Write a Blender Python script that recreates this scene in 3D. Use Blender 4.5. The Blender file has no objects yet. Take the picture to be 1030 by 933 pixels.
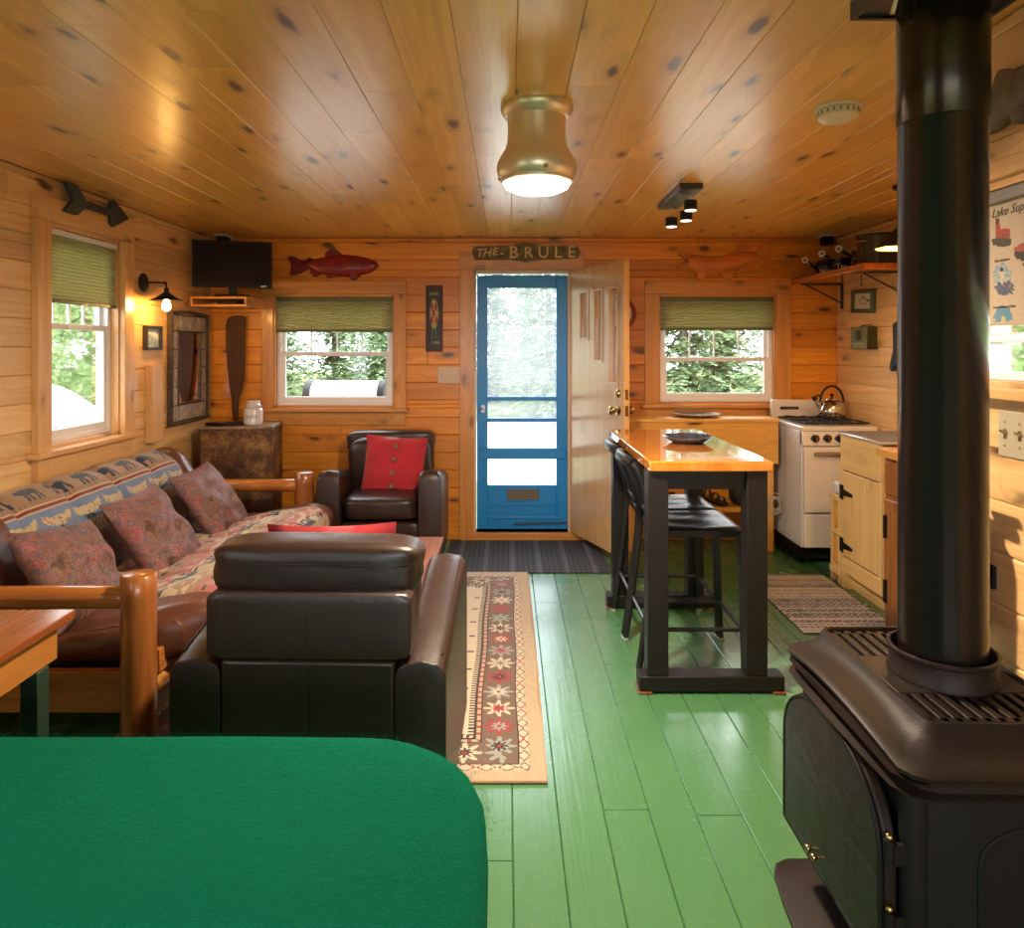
import bpy, bmesh, math, random
from mathutils import Vector, Matrix, noise
random.seed(7)
PI = math.pi
sc = bpy.context.scene
COL = sc.collection
F = 720.0                      # focal length in pixels of the 1030x933 frame
CAMZ = 1.5
def P(px, py, Y):              # point of the photograph at depth Y
    return Vector(((px-510)/F*Y, Y, CAMZ-(py-350)/F*Y))
def S(r, g, b, a=1.0):         # sRGB 0-255 -> linear
    f = lambda c: (c/255/12.92 if c/255 <= .04045 else ((c/255+.055)/1.055)**2.4)
    return (f(r), f(g), f(b), a)

# ------------------------------------------------------------------ materials
class NT:
    def __init__(s, name):
        s.m = bpy.data.materials.new(name); s.m.use_nodes = True
        s.t = s.m.node_tree; s.t.nodes.clear()
        s.out = s.t.nodes.new('ShaderNodeOutputMaterial')
    def n(s, typ, **kw):
        x = s.t.nodes.new(typ)
        for k, v in kw.items(): setattr(x, k, v)
        return x
    def l(s, a, b): s.t.links.new(a, b)
    def put(s, inp, v):
        if hasattr(v, 'is_output') or isinstance(v, bpy.types.NodeSocket): s.l(v, inp)
        else: inp.default_value = v
    def m2(s, op, a, b=0.0, c=0.0):
        x = s.n('ShaderNodeMath', operation=op)
        s.put(x.inputs[0], a); s.put(x.inputs[1], b); s.put(x.inputs[2], c)
        return x.outputs[0]
    def mix(s, f, a, b, mode='MIX'):
        x = s.n('ShaderNodeMix', data_type='RGBA', blend_type=mode)
        s.put(x.inputs[0], f); s.put(x.inputs[6], a); s.put(x.inputs[7], b)
        return x.outputs[2]
    def ramp(s, f, stops, interp='LINEAR'):
        x = s.n('ShaderNodeValToRGB'); x.color_ramp.interpolation = interp
        e = x.color_ramp.elements
        while len(e) < len(stops): e.new(.5)
        for i, (p, c) in enumerate(stops):
            e[i].position = p; e[i].color = c if len(c) == 4 else (*c, 1)
        s.put(x.inputs[0], f)
        return x.outputs[0]
    def step(s, f, lo, hi):
        x = s.n('ShaderNodeMapRange'); x.interpolation_type = 'SMOOTHSTEP'
        s.put(x.inputs[0], f); s.put(x.inputs[1], lo); s.put(x.inputs[2], hi)
        return x.outputs[0]
    def coord(s): return s.n('ShaderNodeTexCoord').outputs['Object']
    def noise(s, vec, scale, detail=3, rough=.5, dist=0.0):
        x = s.n('ShaderNodeTexNoise')
        s.put(x.inputs['Vector'], vec); s.put(x.inputs['Scale'], scale)
        s.put(x.inputs['Detail'], detail); s.put(x.inputs['Roughness'], rough); s.put(x.inputs['Distortion'], dist)
        return x.outputs['Fac']
    def vor(s, vec, scale, out='Distance', feature='F1'):
        x = s.n('ShaderNodeTexVoronoi', feature=feature)
        s.put(x.inputs['Vector'], vec); s.put(x.inputs['Scale'], scale)
        return x.outputs[out]
    def xyz(s, v):
        x = s.n('ShaderNodeSeparateXYZ'); s.l(v, x.inputs[0]); return x.outputs
    def comb(s, a, b, c):
        x = s.n('ShaderNodeCombineXYZ')
        s.put(x.inputs[0], a); s.put(x.inputs[1], b); s.put(x.inputs[2], c)
        return x.outputs[0]
    def bsdf(s, col, rough=.5, metal=0, spec=.5, height=None, bstr=.3, bdist=.01, **kw):
        p = s.n('ShaderNodeBsdfPrincipled')
        s.put(p.inputs['Base Color'], col); s.put(p.inputs['Roughness'], rough)
        s.put(p.inputs['Metallic'], metal); s.put(p.inputs['Specular IOR Level'], spec)
        for k, v in kw.items(): s.put(p.inputs[k.replace('_', ' ')], v)
        if height is not None:
            b = s.n('ShaderNodeBump'); s.put(b.inputs['Strength'], bstr); b.inputs['Distance'].default_value = bdist
            s.l(height, b.inputs['Height']); s.l(b.outputs[0], p.inputs['Normal'])
        s.l(p.outputs[0], s.out.inputs[0])
        return p

def plain(name, col, rough=.5, metal=0, spec=.5, var=.12, vscale=6, bump=0, bscale=200, **kw):
    t = NT(name); c = t.coord()
    n = t.noise(c, vscale, 4)
    d = tuple(x*(1-var*2) for x in col[:3])+(1,); u = tuple(min(1, x*(1+var)) for x in col[:3])+(1,)
    cc = t.mix(n, d, u)
    h = t.noise(c, bscale, 3) if bump else None
    t.bsdf(cc, rough, metal, spec, h, bump, .002, **kw)
    return t.m

def wood(name, lo, hi, along='X', across='Z', knot=1.0, rough=.4, coat=0.0, gs=1.0, tone=.25, kcol=(.07, .022, .006, 1), spec=.5, blotch=.0, crough=.12, cior=1.5):
    """pine-like boards: grain stretched along one axis, knots, per-board tone from the 'bid' attribute"""
    t = NT(name); o = t.xyz(t.coord()); ix = 'XYZ'.index
    third = [k for k in 'XYZ' if k not in (along, across)][0]
    a, u, w = o[ix(along)], o[ix(across)], o[ix(third)]
    at = t.n('ShaderNodeAttribute', attribute_name='bid'); bid = at.outputs['Fac']
    off = t.m2('MULTIPLY', bid, 31.7)
    # knots
    kv = t.comb(t.m2('MULTIPLY', a, 2.7), t.m2('MULTIPLY_ADD', u, 7.0, off), t.m2('MULTIPLY_ADD', w, 3.0, t.m2('MULTIPLY', bid, 57.0)))
    warp = t.noise(kv, 2.5, 2)
    kd = t.m2('ADD', t.vor(kv, 1.0), t.m2('MULTIPLY_ADD', warp, .30, -.15))
    kr = t.step(kd, .17, .07); halo = t.step(kd, .36, .10)
    # grain
    gu = t.m2('MULTIPLY_ADD', t.step(kd, .5, .05), .06, u)
    gv = t.comb(t.m2('MULTIPLY', a, .9*gs), t.m2('MULTIPLY_ADD', gu, 20*gs, off), t.m2('MULTIPLY_ADD', w, 12*gs, off))
    g1 = t.noise(gv, 1.0, 5, .6, 1.2)
    fv = t.comb(t.m2('MULTIPLY', a, 3*gs), t.m2('MULTIPLY_ADD', u, 120*gs, off), t.m2('MULTIPLY', w, 60*gs))
    g2 = t.noise(fv, 1.0, 3, .6)
    g = t.m2('ADD', t.m2('MULTIPLY', g1, .75), t.m2('MULTIPLY', g2, .25))
    col = t.ramp(g, [(.30, lo), (.52, tuple((x+y)/2 for x, y in zip(lo, hi))), (.68, hi)])
    # per-board tone
    rt = t.m2('FRACT', t.m2('MULTIPLY', bid, 91.7))
    col = t.mix(t.m2('MULTIPLY', rt, tone*1.6), col, tuple(x*.55 for x in lo[:3])+(1,))
    if blotch:
        col = t.mix(t.m2('MULTIPLY', t.step(t.noise(t.comb(a, u, w), 1.7, 3), .45, .7), blotch), col, tuple(x*.6 for x in lo[:3])+(1,))
    if knot:
        col = t.mix(t.m2('MULTIPLY', halo, .38*knot), col, tuple(x*.45 for x in lo[:3])+(1,))
        col = t.mix(t.m2('MULTIPLY', kr, .92*knot), col, kcol)
    t.bsdf(col, t.m2('MULTIPLY_ADD', g2, .12, rough-.06), 0, spec, g, .06, .004, Coat_Weight=coat, Coat_Roughness=crough, Coat_IOR=cior)
    return t.m

def attr_mat(name, rough=.8, bump=.4, bscale=300, sheen=.0, coat=0, var=.25, spec=.3):
    t = NT(name); at = t.n('ShaderNodeAttribute', attribute_name='pattern')
    c = t.coord(); n = t.noise(c, bscale, 3)
    col = t.mix(t.m2('MULTIPLY', n, var), at.outputs['Color'], (.02, .015, .01, 1))
    t.bsdf(col, rough, 0, spec, n, bump, .003, Sheen_Weight=sheen, Coat_Weight=coat)
    return t.m

def emit(name, col, strength):
    t = NT(name); e = t.n('ShaderNodeEmission'); e.inputs[0].default_value = col; e.inputs[1].default_value = strength
    t.l(e.outputs[0], t.out.inputs[0]); return t.m

def glass(name, tint=(1, 1, 1, 1), refl=.08, haze=0.0):
    t = NT(name)
    tr = t.n('ShaderNodeBsdfTransparent'); tr.inputs[0].default_value = tint
    gl = t.n('ShaderNodeBsdfGlossy'); gl.inputs['Roughness'].default_value = .02
    lw = t.n('ShaderNodeLayerWeight'); lw.inputs[0].default_value = .25
    mx = t.n('ShaderNodeMixShader')
    t.l(t.m2('MULTIPLY_ADD', lw.outputs['Fresnel'], .6, refl*.3), mx.inputs[0])
    t.l(tr.outputs[0], mx.inputs[1]); t.l(gl.outputs[0], mx.inputs[2])
    last = mx.outputs[0]
    if haze:
        df = t.n('ShaderNodeBsdfTranslucent'); df.inputs[0].default_value = (.8, .82, .85, 1)
        m3 = t.n('ShaderNodeMixShader'); m3.inputs[0].default_value = haze
        t.l(last, m3.inputs[1]); t.l(df.outputs[0], m3.inputs[2]); last = m3.outputs[0]
    t.l(last, t.out.inputs[0]); return t.m

# ------------------------------------------------------------------ mesh builder
def bezsmooth(pts, n=4, closed=True):
    out = []; N = len(pts); rng = range(N if closed else N-1)
    for i in rng:
        if closed: p0, p1, p2, p3 = pts[i-1], pts[i], pts[(i+1) % N], pts[(i+2) % N]
        else: p0, p1, p2, p3 = pts[max(i-1, 0)], pts[i], pts[i+1], pts[min(i+2, N-1)]
        for k in range(n):
            t = k/n
            out.append(tuple(.5*(2*b+(c-a)*t+(2*a-5*b+4*c-d)*t*t+(3*b-a-3*c+d)*t**3) for a, b, c, d in zip(p0, p1, p2, p3)))
    if not closed: out.append(tuple(pts[-1]))
    return out

class MB:
    def __init__(s, T=None): s.v = []; s.f = []; s.b = []; s.c = []; s.T = T
    def add(s, vs, fs, bid=0.0, cols=None, T=None):
        o = len(s.v)
        for p in vs:
            p = Vector(p)
            if T is not None: p = T @ p
            if s.T is not None: p = s.T @ p
            s.v.append(p)
        for i, f in enumerate(fs):
            s.f.append([k+o for k in f]); s.b.append(bid); s.c.append(cols[i] if cols else None)
        return s
    def box(s, x0, x1, y0, y1, z0, z1, bid=0.0, T=None):
        if x0 > x1: x0, x1 = x1, x0
        if y0 > y1: y0, y1 = y1, y0
        if z0 > z1: z0, z1 = z1, z0
        v = [(x, y, z) for z in (z0, z1) for y in (y0, y1) for x in (x0, x1)]
        return s.add(v, [(0, 2, 3, 1), (4, 5, 7, 6), (0, 1, 5, 4), (2, 6, 7, 3), (0, 4, 6, 2), (1, 3, 7, 5)], bid, T=T)
    def board(s, u0, u1, v0, v1, d0, d1, c=.004, bid=0.0):
        """chamfered board: u, v in the wall plane, d0 back, d1 front (local x, z, y)"""
        v = [(u0, d0, v0), (u1, d0, v0), (u1, d0, v1), (u0, d0, v1)]
        dm = d1-(c if d1 > d0 else -c)
        v += [(u0, dm, v0), (u1, dm, v0), (u1, dm, v1), (u0, dm, v1)]
        v += [(u0+c*.4, d1, v0+c), (u1-c*.4, d1, v0+c), (u1-c*.4, d1, v1-c), (u0+c*.4, d1, v1-c)]
        f = [(0, 1, 2, 3)]
        for r in (0, 4):
            for k in range(4): f.append((r+k, r+(k+1) % 4, r+4+(k+1) % 4, r+4+k))
        f.append((8, 9, 10, 11))
        return s.add(v, f, bid)
    def ring(s, rings, closed=True, caps=True, bid=0.0, T=None):
        """rings: lists of equal length of points; lofted"""
        n = len(rings[0]); v = [p for r in rings for p in r]; f = []
        for i in range(len(rings)-1):
            for k in range(n if closed else n-1):
                a, b = i*n+k, i*n+(k+1) % n
                f.append((a, b, b+n, a+n))
        if caps and closed:
            f.append(tuple(range(n-1, -1, -1))); f.append(tuple((len(rings)-1)*n+k for k in range(n)))
        return s.add(v, f, bid, T=T)
    def tube(s, pts, r, n=8, caps=True, bid=0.0, T=None, flat=None):
        pts = [Vector(p) for p in pts]; rs = r if isinstance(r, (list, tuple)) else [r]*len(pts)
        rings = []; up = None
        for i, p in enumerate(pts):
            d = (pts[min(i+1, len(pts)-1)]-pts[max(i-1, 0)]).normalized()
            if up is None: up = Vector((0, 0, 1)) if abs(d.z) < .9 else Vector((1, 0, 0))
            a = d.cross(up).normalized(); b = a.cross(d).normalized(); up = b
            fb = flat or 1.0
            rings.append([p+a*math.cos(2*PI*k/n)*rs[i]+b*math.sin(2*PI*k/n)*rs[i]*fb for k in range(n)])
        return s.ring(rings, True, caps, bid, T)
    def cyl(s, p0, p1, r0, r1=None, n=20, bid=0.0, T=None):
        return s.tube([p0, p1], [r0, r0 if r1 is None else r1], n, bid=bid, T=T)
    def lathe(s, prof, c=(0, 0, 0), n=32, T=None, bid=0.0, caps=True):
        rings = [[(c[0]+max(r, 1e-4)*math.cos(2*PI*k/n), c[1]+max(r, 1e-4)*math.sin(2*PI*k/n), c[2]+z) for k in range(n)] for r, z in prof]
        return s.ring(rings, True, caps, bid, T)
    def prism(s, poly, d0, d1, plane='XZ', bid=0.0, T=None):
        m = {'XZ': lambda a, b, d: (a, d, b), 'YZ': lambda a, b, d: (d, a, b), 'XY': lambda a, b, d: (a, b, d)}[plane]
        return s.ring([[m(a, b, d0) for a, b in poly], [m(a, b, d1) for a, b in poly]], bid=bid, T=T)
    def frame(s, outer, inner, d0, d1, plane='XZ', T=None):
        """extruded ring between two outlines of equal point count"""
        m = {'XZ': lambda a, b, d: (a, d, b), 'YZ': lambda a, b, d: (d, a, b), 'XY': lambda a, b, d: (a, b, d)}[plane]
        n = len(outer)
        v = [m(a, b, d) for d in (d0, d1) for o in (outer, inner) for a, b in o]
        f = []
        for k in range(n):
            j = (k+1) % n
            f += [(k, j, n+j, n+k), (2*n+k, 3*n+k, 3*n+j, 2*n+j), (k, 2*n+k, 2*n+j, j), (n+k, n+j, 3*n+j, 3*n+k)]
        return s.add(v, f, T=T)
    def sphere(s, c, r, n=16, m=10, sc3=(1, 1, 1), T=None):
        rings = []
        for i in range(1, m):
            th = PI*i/m
            rings.append([(c[0]+r*sc3[0]*math.sin(th)*math.cos(2*PI*k/n), c[1]+r*sc3[1]*math.sin(th)*math.sin(2*PI*k/n), c[2]-r*sc3[2]*math.cos(th)) for k in range(n)])
        return s.ring(rings, True, True, T=T)
    def puff(s, c, size, k=5.0, n=9, bulge=(0, 0, 0), T=None, wob=0.0):
        """rounded soft box"""
        idx = {}; vs = []; fs = []
        def vid(p):
            key = tuple(round(q, 5) for q in p)
            if key not in idx:
                x, y, z = [math.copysign(abs(q)**.8, q) for q in p]
                L = (abs(x)**k+abs(y)**k+abs(z)**k)**(1/k); x, y, z = x/L, y/L, z/L
                bx, by, bz = bulge
                q = Vector((x*(1+bx*(1-y*y)*(1-z*z)), y*(1+by*(1-x*x)*(1-z*z)), z*(1+bz*(1-x*x)*(1-y*y))))
                if wob: q *= 1+wob*noise.noise(Vector((x*2.1+c[0]*3, y*2.1, z*2.1+c[1])))
                vs.append((c[0]+q.x*size[0]/2, c[1]+q.y*size[1]/2, c[2]+q.z*size[2]/2)); idx[key] = len(vs)-1
            return idx[key]
        for ax in range(3):
            for sg in (-1, 1):
                for i in range(n):
                    for j in range(n):
                        q = []
                        for di, dj in ((0, 0), (1, 0), (1, 1), (0, 1)):
                            a, b = -1+2*(i+di)/n, -1+2*(j+dj)/n
                            p = [0, 0, 0]; p[ax] = sg; p[(ax+1) % 3] = a; p[(ax+2) % 3] = b
                            q.append(vid(p))
                        fs.append(q if sg > 0 else q[::-1])
        return s.add(vs, fs, T=T)
    def pillow(s, size, th, T=None, n=14, ear=.10, wr=.012, seed=0):
        vs = []; fs = []; idx = {}
        for sd in (1, -1):
            for i in range(n+1):
                for j in range(n+1):
                    u, v = -1+2*i/n, -1+2*j/n
                    edge = i in (0, n) or j in (0, n)
                    if edge and sd < 0: continue
                    x = u*size/2*(1-ear*(1-v*v)*.6); z = v*size/2*(1-ear*(1-u*u)*.6)
                    h = th/2*(max(0, 1-u**2)**.45)*(max(0, 1-v**2)**.45)
                    if not edge: h += wr*noise.noise(Vector((u*2.3+seed, v*2.3, sd)))*(1-abs(u*v))
                    idx[(sd, i, j)] = len(vs); vs.append((x, sd*h, z))
                    if edge: idx[(-1, i, j)] = len(vs)-1
        for sd in (1, -1):
            for i in range(n):
                for j in range(n):
                    q = [idx[(sd, i, j)], idx[(sd, i+1, j)], idx[(sd, i+1, j+1)], idx[(sd, i, j+1)]]
                    fs.append(q if sd < 0 else q[::-1])
        return s.add(vs, fs, T=T)

ORG = {}
def finish(me, smooth=True, recalc=True, angle=38):
    if recalc:
        bm = bmesh.new(); bm.from_mesh(me); bmesh.ops.recalc_face_normals(bm, faces=bm.faces); bm.to_mesh(me); bm.free()
    if smooth:
        me.polygons.foreach_set('use_smooth', [True]*len(me.polygons))
        me.set_sharp_from_angle(angle=math.radians(angle))
    me.update()

def obj(name, mb, mt, parent=None, bevel=0, seg=2, smooth=True, recalc=True, sub=0, angle=38, origin=True, solid=0):
    vs = mb.v; org = Vector((0, 0, 0))
    if parent is not None: org = ORG.get(parent.name, Vector((0, 0, 0)))
    elif origin and vs:
        xs = [p.x for p in vs]; ys = [p.y for p in vs]
        org = Vector(((min(xs)+max(xs))/2, (min(ys)+max(ys))/2, min(p.z for p in vs)))
    me = bpy.data.meshes.new(name)
    me.from_pydata([p-org for p in vs], [], mb.f)
    a = me.attributes.new('bid', 'FLOAT', 'FACE'); a.data.foreach_set('value', [float(b) for b in mb.b])
    if any(c is not None for c in mb.c):
        ca = me.color_attributes.new('pattern', 'FLOAT_COLOR', 'CORNER')
        buf = []
        for f, c in zip(mb.f, mb.c):
            c = c or (1, 1, 1, 1); buf += list(c if len(c) == 4 else (*c, 1))*len(f)
        ca.data.foreach_set('color', buf)
        recalc = recalc and False
    finish(me, smooth, recalc, angle)
    me.materials.append(mt)
    o = bpy.data.objects.new(name, me); COL.objects.link(o)
    if parent is not None: o.parent = parent; ORG[o.name] = org
    else: o.location = org; ORG[o.name] = org
    if solid:
        m = o.modifiers.new('solid', 'SOLIDIFY'); m.thickness = solid; m.offset = 0
    if bevel:
        m = o.modifiers.new('bevel', 'BEVEL'); m.width = bevel; m.segments = seg; m.limit_method = 'ANGLE'; m.angle_limit = math.radians(40); m.harden_normals = False
    if sub:
        m = o.modifiers.new('sub', 'SUBSURF'); m.levels = sub; m.render_levels = sub
    return o

def thing(name, label, cat, loc=(0, 0, 0), group=None):
    o = bpy.data.objects.new(name, None); COL.objects.link(o); o.location = loc; o.empty_display_size = .1
    ORG[o.name] = Vector(loc)
    o['label'] = label; o['category'] = cat
    if group: o['group'] = group
    return o
def place(o, loc, rz=0.0): o.location = loc; o.rotation_euler = (0, 0, rz); return o
def tag(o, label, cat, group=None, kind=None):
    o['label'] = label; o['category'] = cat
    if group: o['group'] = group
    if kind: o['kind'] = kind
    return o
def struct(o): o['kind'] = 'structure'; return o
def dup(root, loc=None, rz=None, label=None, group=None, rot=None, scale=None):
    def cp(o, par):
        c = o.copy(); COL.objects.link(c)
        if par is not None: c.parent = par
        for ch in list(o.children): cp(ch, c)
        return c
    r = cp(root, None)
    if loc is not None: r.location = loc
    if rz is not None: r.rotation_euler = (0, 0, rz)
    if rot is not None: r.rotation_euler = rot
    if scale is not None: r.scale = scale
    if label: r['label'] = label
    if group: r['group'] = group
    return r
def tface(u0, v0, n):   # basis for a thing on a wall: local x = u, z = up, -y = towards the room
    return None
def M4(origin, xa, ya, za):
    m = Matrix.Identity(4)
    for i, a in enumerate((xa, ya, za)):
        for r in range(3): m[r][i] = a[r]
    for r in range(3): m[r][3] = origin[r]
    return m
# wall frames: local x runs along the wall, local -y points into the room, z is up
T_BACK = M4((0, 5.6, 0), (1, 0, 0), (0, 1, 0), (0, 0, 1))
T_LEFT = M4((-2.32, 0, 0), (0, 1, 0), (-1, 0, 0), (0, 0, 1))
T_RIGHT = M4((2.58, 0, 0), (0, -1, 0), (1, 0, 0), (0, 0, 1))      # local x = -Y
T_NEAR = M4((1.3, 0, 0), (0, -1, 0), (1, 0, 0), (0, 0, 1))

def text_mb(s, size, depth, T, align='CENTER', bold=0.0, shear=0.0, sx=1.0):
    cu = bpy.data.curves.new('lettering_source', 'FONT'); cu.body = s; cu.size = size; cu.extrude = depth
    cu.align_x = align; cu.align_y = 'CENTER'; cu.offset = bold; cu.shear = shear; cu.resolution_u = 2
    o = bpy.data.objects.new('lettering_source', cu); COL.objects.link(o)
    bpy.context.view_layer.update()
    me = bpy.data.meshes.new_from_object(o.evaluated_get(bpy.context.evaluated_depsgraph_get()))
    mb = MB()
    # text lies in XY facing +Z -> stand it up in XZ facing -Y
    R = Matrix(((sx, 0, 0, 0), (0, 0, -1, 0), (0, 1, 0, 0), (0, 0, 0, 1)))
    mb.add([v.co.copy() for v in me.vertices], [list(p.vertices) for p in me.polygons], T=T @ R)
    bpy.data.objects.remove(o); bpy.data.curves.remove(cu); bpy.data.meshes.remove(me)
    return mb

def cgrid(mb, nu, nv, pos, col, flip=False):
    vs = [pos(i/nu, j/nv) for j in range(nv+1) for i in range(nu+1)]
    fs = []; cs = []
    for j in range(nv):
        for i in range(nu):
            a = j*(nu+1)+i; q = [a, a+1, a+nu+2, a+nu+1]
            fs.append(q[::-1] if flip else q); cs.append(col((i+.5)/nu, (j+.5)/nv))
    return mb.add(vs, fs, cols=cs)
LAMP = 14.0; LAMPW = 60.0; BULB = 160.0
# ================================================================== ROOM
H = 2.365; YB = 5.6; XL = -2.32; XR = 2.58; XN = 1.3; YN = 2.2; YR = -1.9
PINE_LO, PINE_HI = (.58, .165, .009, 1), (.92, .38, .030, 1)
M = {}
M['wall_x'] = wood('pine_wall_x', PINE_LO, PINE_HI, 'X', 'Z', 1, .36, .15)
M['wall_y'] = wood('pine_wall_y', (.68, .36, .12, 1), (.92, .63, .29, 1), 'Y', 'Z', 1, .36, .15)  # side walls: paler copy of the pine, window light put into the colour
M['ceil'] = wood('pine_ceiling', (.78, .38, .055, 1), (.97, .64, .16, 1), 'Y', 'X', 1, .32, .55, tone=.22, crough=.26)
M['trim_x'] = wood('pine_trim_x', (.47, .18, .035, 1), (.72, .33, .08, 1), 'X', 'Z', .6, .35, .15, tone=.1)
M['trim_z'] = wood('pine_trim_z', (.47, .18, .035, 1), (.72, .33, .08, 1), 'Z', 'X', .6, .35, .15, tone=.1)
M['trim_zy'] = wood('pine_trim_zy', (.60, .29, .09, 1), (.84, .51, .21, 1), 'Z', 'Y', .6, .35, .15, tone=.1)  # side wall trim, here and in trim_y: lightened to carry the window light
M['trim_y'] = wood('pine_trim_y', (.60, .29, .09, 1), (.84, .51, .21, 1), 'Y', 'Z', .6, .35, .15, tone=.1)
M['red_end'] = plain('dark_stained_wood', (.20, .06, .015, 1), .4)
M['sheath'] = plain('sheathing', (.25, .12, .05, 1), .8)

# painted green floor
def floor_mat():
    t = NT('green_painted_boards'); o = t.xyz(t.coord())
    at = t.n('ShaderNodeAttribute', attribute_name='bid').outputs['Fac']
    gv = t.comb(t.m2('MULTIPLY', o[0], 45.0), t.m2('MULTIPLY_ADD', o[1], 1.6, t.m2('MULTIPLY', at, 20.0)), 0.0)
    g = t.noise(gv, 1.0, 5, .6, .6)
    cloud = t.noise(t.coord(), 1.1, 4, .6)
    scuff = t.step(t.noise(t.coord(), 26, 5, .7), .60, .72)
    base = t.mix(cloud, (.062, .185, .072, 1), (.090, .235, .104, 1))
    base = t.mix(t.m2('MULTIPLY', at, .28), base, (.05, .165, .06, 1))
    base = t.mix(t.m2('MULTIPLY', scuff, .03), base, (.16, .32, .20, 1))
    dark = t.step(t.vor(t.comb(t.m2('MULTIPLY', o[0], 3.3), t.m2('MULTIPLY', o[1], 1.9), 0.0), 1.0), .035, .015)
    base = t.mix(t.m2('MULTIPLY', dark, .6), base, (.03, .03, .02, 1))
    r = t.m2('MULTIPLY_ADD', t.noise(t.coord(), 7, 4, .7), .18, .17)
    t.bsdf(base, r, 0, .55, t.m2('ADD', g, t.m2('MULTIPLY', cloud, 1.2)), .22, .006, Coat_Weight=.25, Coat_Roughness=.18)
    return t.m
M['floor'] = floor_mat()

def run_boards(mb, u0, u1, v0, v1, w, d0, d1, holes=(), Lb=(1.4, 2.8), seed=1, c=.005, vstart=None, gap=.0012):
    """boards along u, stacked in v; holes = (ua, ub, va, vb)"""
    rnd = random.Random(seed); v = v0 if vstart is None else vstart
    while v < v1-1e-4:
        a, b = max(v, v0), min(v+w, v1)
        cuts = sorted({a, b} | {h for q in holes for h in (q[2], q[3]) if a < h < b})
        joints = [u0]; x = u0+rnd.uniform(.3, Lb[1])
        while x < u1-.3: joints.append(x); x += rnd.uniform(*Lb)
        joints.append(u1); bids = [rnd.random() for _ in joints]
        for ca, cb in zip(cuts[:-1], cuts[1:]):
            mid = (ca+cb)/2; segs = [(u0, u1)]
            for q in holes:
                if q[2] < mid < q[3]:
                    segs = [(s, min(e, q[0])) for s, e in segs if s < q[0]] + [(max(s, q[1]), e) for s, e in segs if e > q[1]]
            for s, e in segs:
                for k in range(len(joints)-1):
                    js, je = max(s, joints[k]), min(e, joints[k+1])
                    if je-js > .01:
                        mb.board(js, je-(gap if je < e else 0), ca, cb-(gap if cb == b else 0), d0, d1, c, bids[k])
        v += w
    return mb
def slab_holes(mb, u0, u1, v0, v1, d0, d1, holes):
    us = sorted({u0, u1} | {h for q in holes for h in q[:2]}); vs = sorted({v0, v1} | {h for q in holes for h in q[2:]})
    for a, b in zip(us[:-1], us[1:]):
        for c, d in zip(vs[:-1], vs[1:]):
            mu, mv = (a+b)/2, (c+d)/2
            if not any(q[0] < mu < q[1] and q[2] < mv < q[3] for q in holes): mb.box(a, b, d0, d1, c, d)
    return mb

# openings (local u of each wall, z)
W1 = (3.59, 4.29, .985, 2.137)             # window_1 in the left wall (u = Y)
W2 = (-1.83, -.875, 1.03, 1.92)            # window_2 in the back wall
W3 = (1.18, 2.11, 1.06, 1.92)              # window_3 in the back wall
DR = (-.265, .50, .06, 2.11)               # entry doorway
W4 = (-2.10, -1.16, 1.395, 1.94)            # window_4 in the near right wall (u = -Y)
RW_FILL = (-1.5, .9, .75, 2.0)                  # unseen window added behind the camera to let in fill daylight
LW_FILL = (-1.2, .6, .9, 2.0)                   # unseen left wall window behind the camera, added for fill daylight
def wall(name, T, u0, u1, holes, mt, seed, thick=.12, z0=0.0, w=.137):
    mb = MB(T); run_boards(mb, u0, u1, z0, H, w, .02, 0.0, holes, seed=seed)
    o = struct(obj(name, mb, mt, origin=False))
    b = MB(T); slab_holes(b, u0-.02, u1+.02, -.05, H+.02, .021, thick, holes)
    s = obj('sheathing', b, M['sheath'], parent=o, smooth=False); return o
wall_back = wall('wall_back', T_BACK, XL, XR, [W2, W3, DR], M['wall_x'], 11)
wall_left = wall('wall_left', T_LEFT, YR, YB, [W1, LW_FILL], M['wall_y'], 12)
wall_right = wall('wall_right', T_RIGHT, -YB, -3.84, [], M['wall_y'], 13)
wall_right_front = wall('wall_right_front', T_NEAR, -YN, -YR, [W4], M['wall_y'], 14, thick=.11)
T_REAR = M4((0, YR, 0), (-1, 0, 0), (0, -1, 0), (0, 0, 1))
wall_rear = wall('wall_rear', T_REAR, -XN, -XL, [RW_FILL], M['wall_x'], 15)
DA, DB = Vector((XN, YN, 0)), Vector((XR, 3.84, 0)); dl = (DB-DA).length; dv = (DB-DA)/dl
T_RET = M4(tuple(DB), (-dv.x, -dv.y, 0), (dv.y, -dv.x, 0), (0, 0, 1))
wall_return = MB(T_RET); run_boards(wall_return, 0, dl, 0, H, .137, .02, 0.0, seed=16)
wall_return.box(-.05, dl+.03, .021, .10, -.05, H)
wr = struct(obj('wall_return', wall_return, M['wall_y'], origin=False))
NOTCH = [(YR-1, YN+.02, XN+.12, 4), (YN+.02, YN+.55, XN+.55, 4), (YN+.55, YN+1.05, XN+.95, 4)]

# ceiling boards along Y
mb = MB(); Tc = M4((0, 0, H), (0, 1, 0), (0, 0, 1), (1, 0, 0))      # local x=Y, y=up, z=X
mb.T = Tc
rnd = random.Random(5)
x = XL
run_boards(mb, YR, YB, XL, XR, .172, .02, 0.0, NOTCH, Lb=(1.2, 3.0), seed=21, c=.0014, gap=.0014, vstart=XL-.06)
ceiling = struct(obj('ceiling', mb, M['ceil'], origin=False))
b = MB(Tc); slab_holes(b, YR-.15, YB+.15, XL-.15, XR+.15, .021, .12, NOTCH); obj('sheathing', b, M['sheath'], parent=ceiling, smooth=False)
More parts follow.
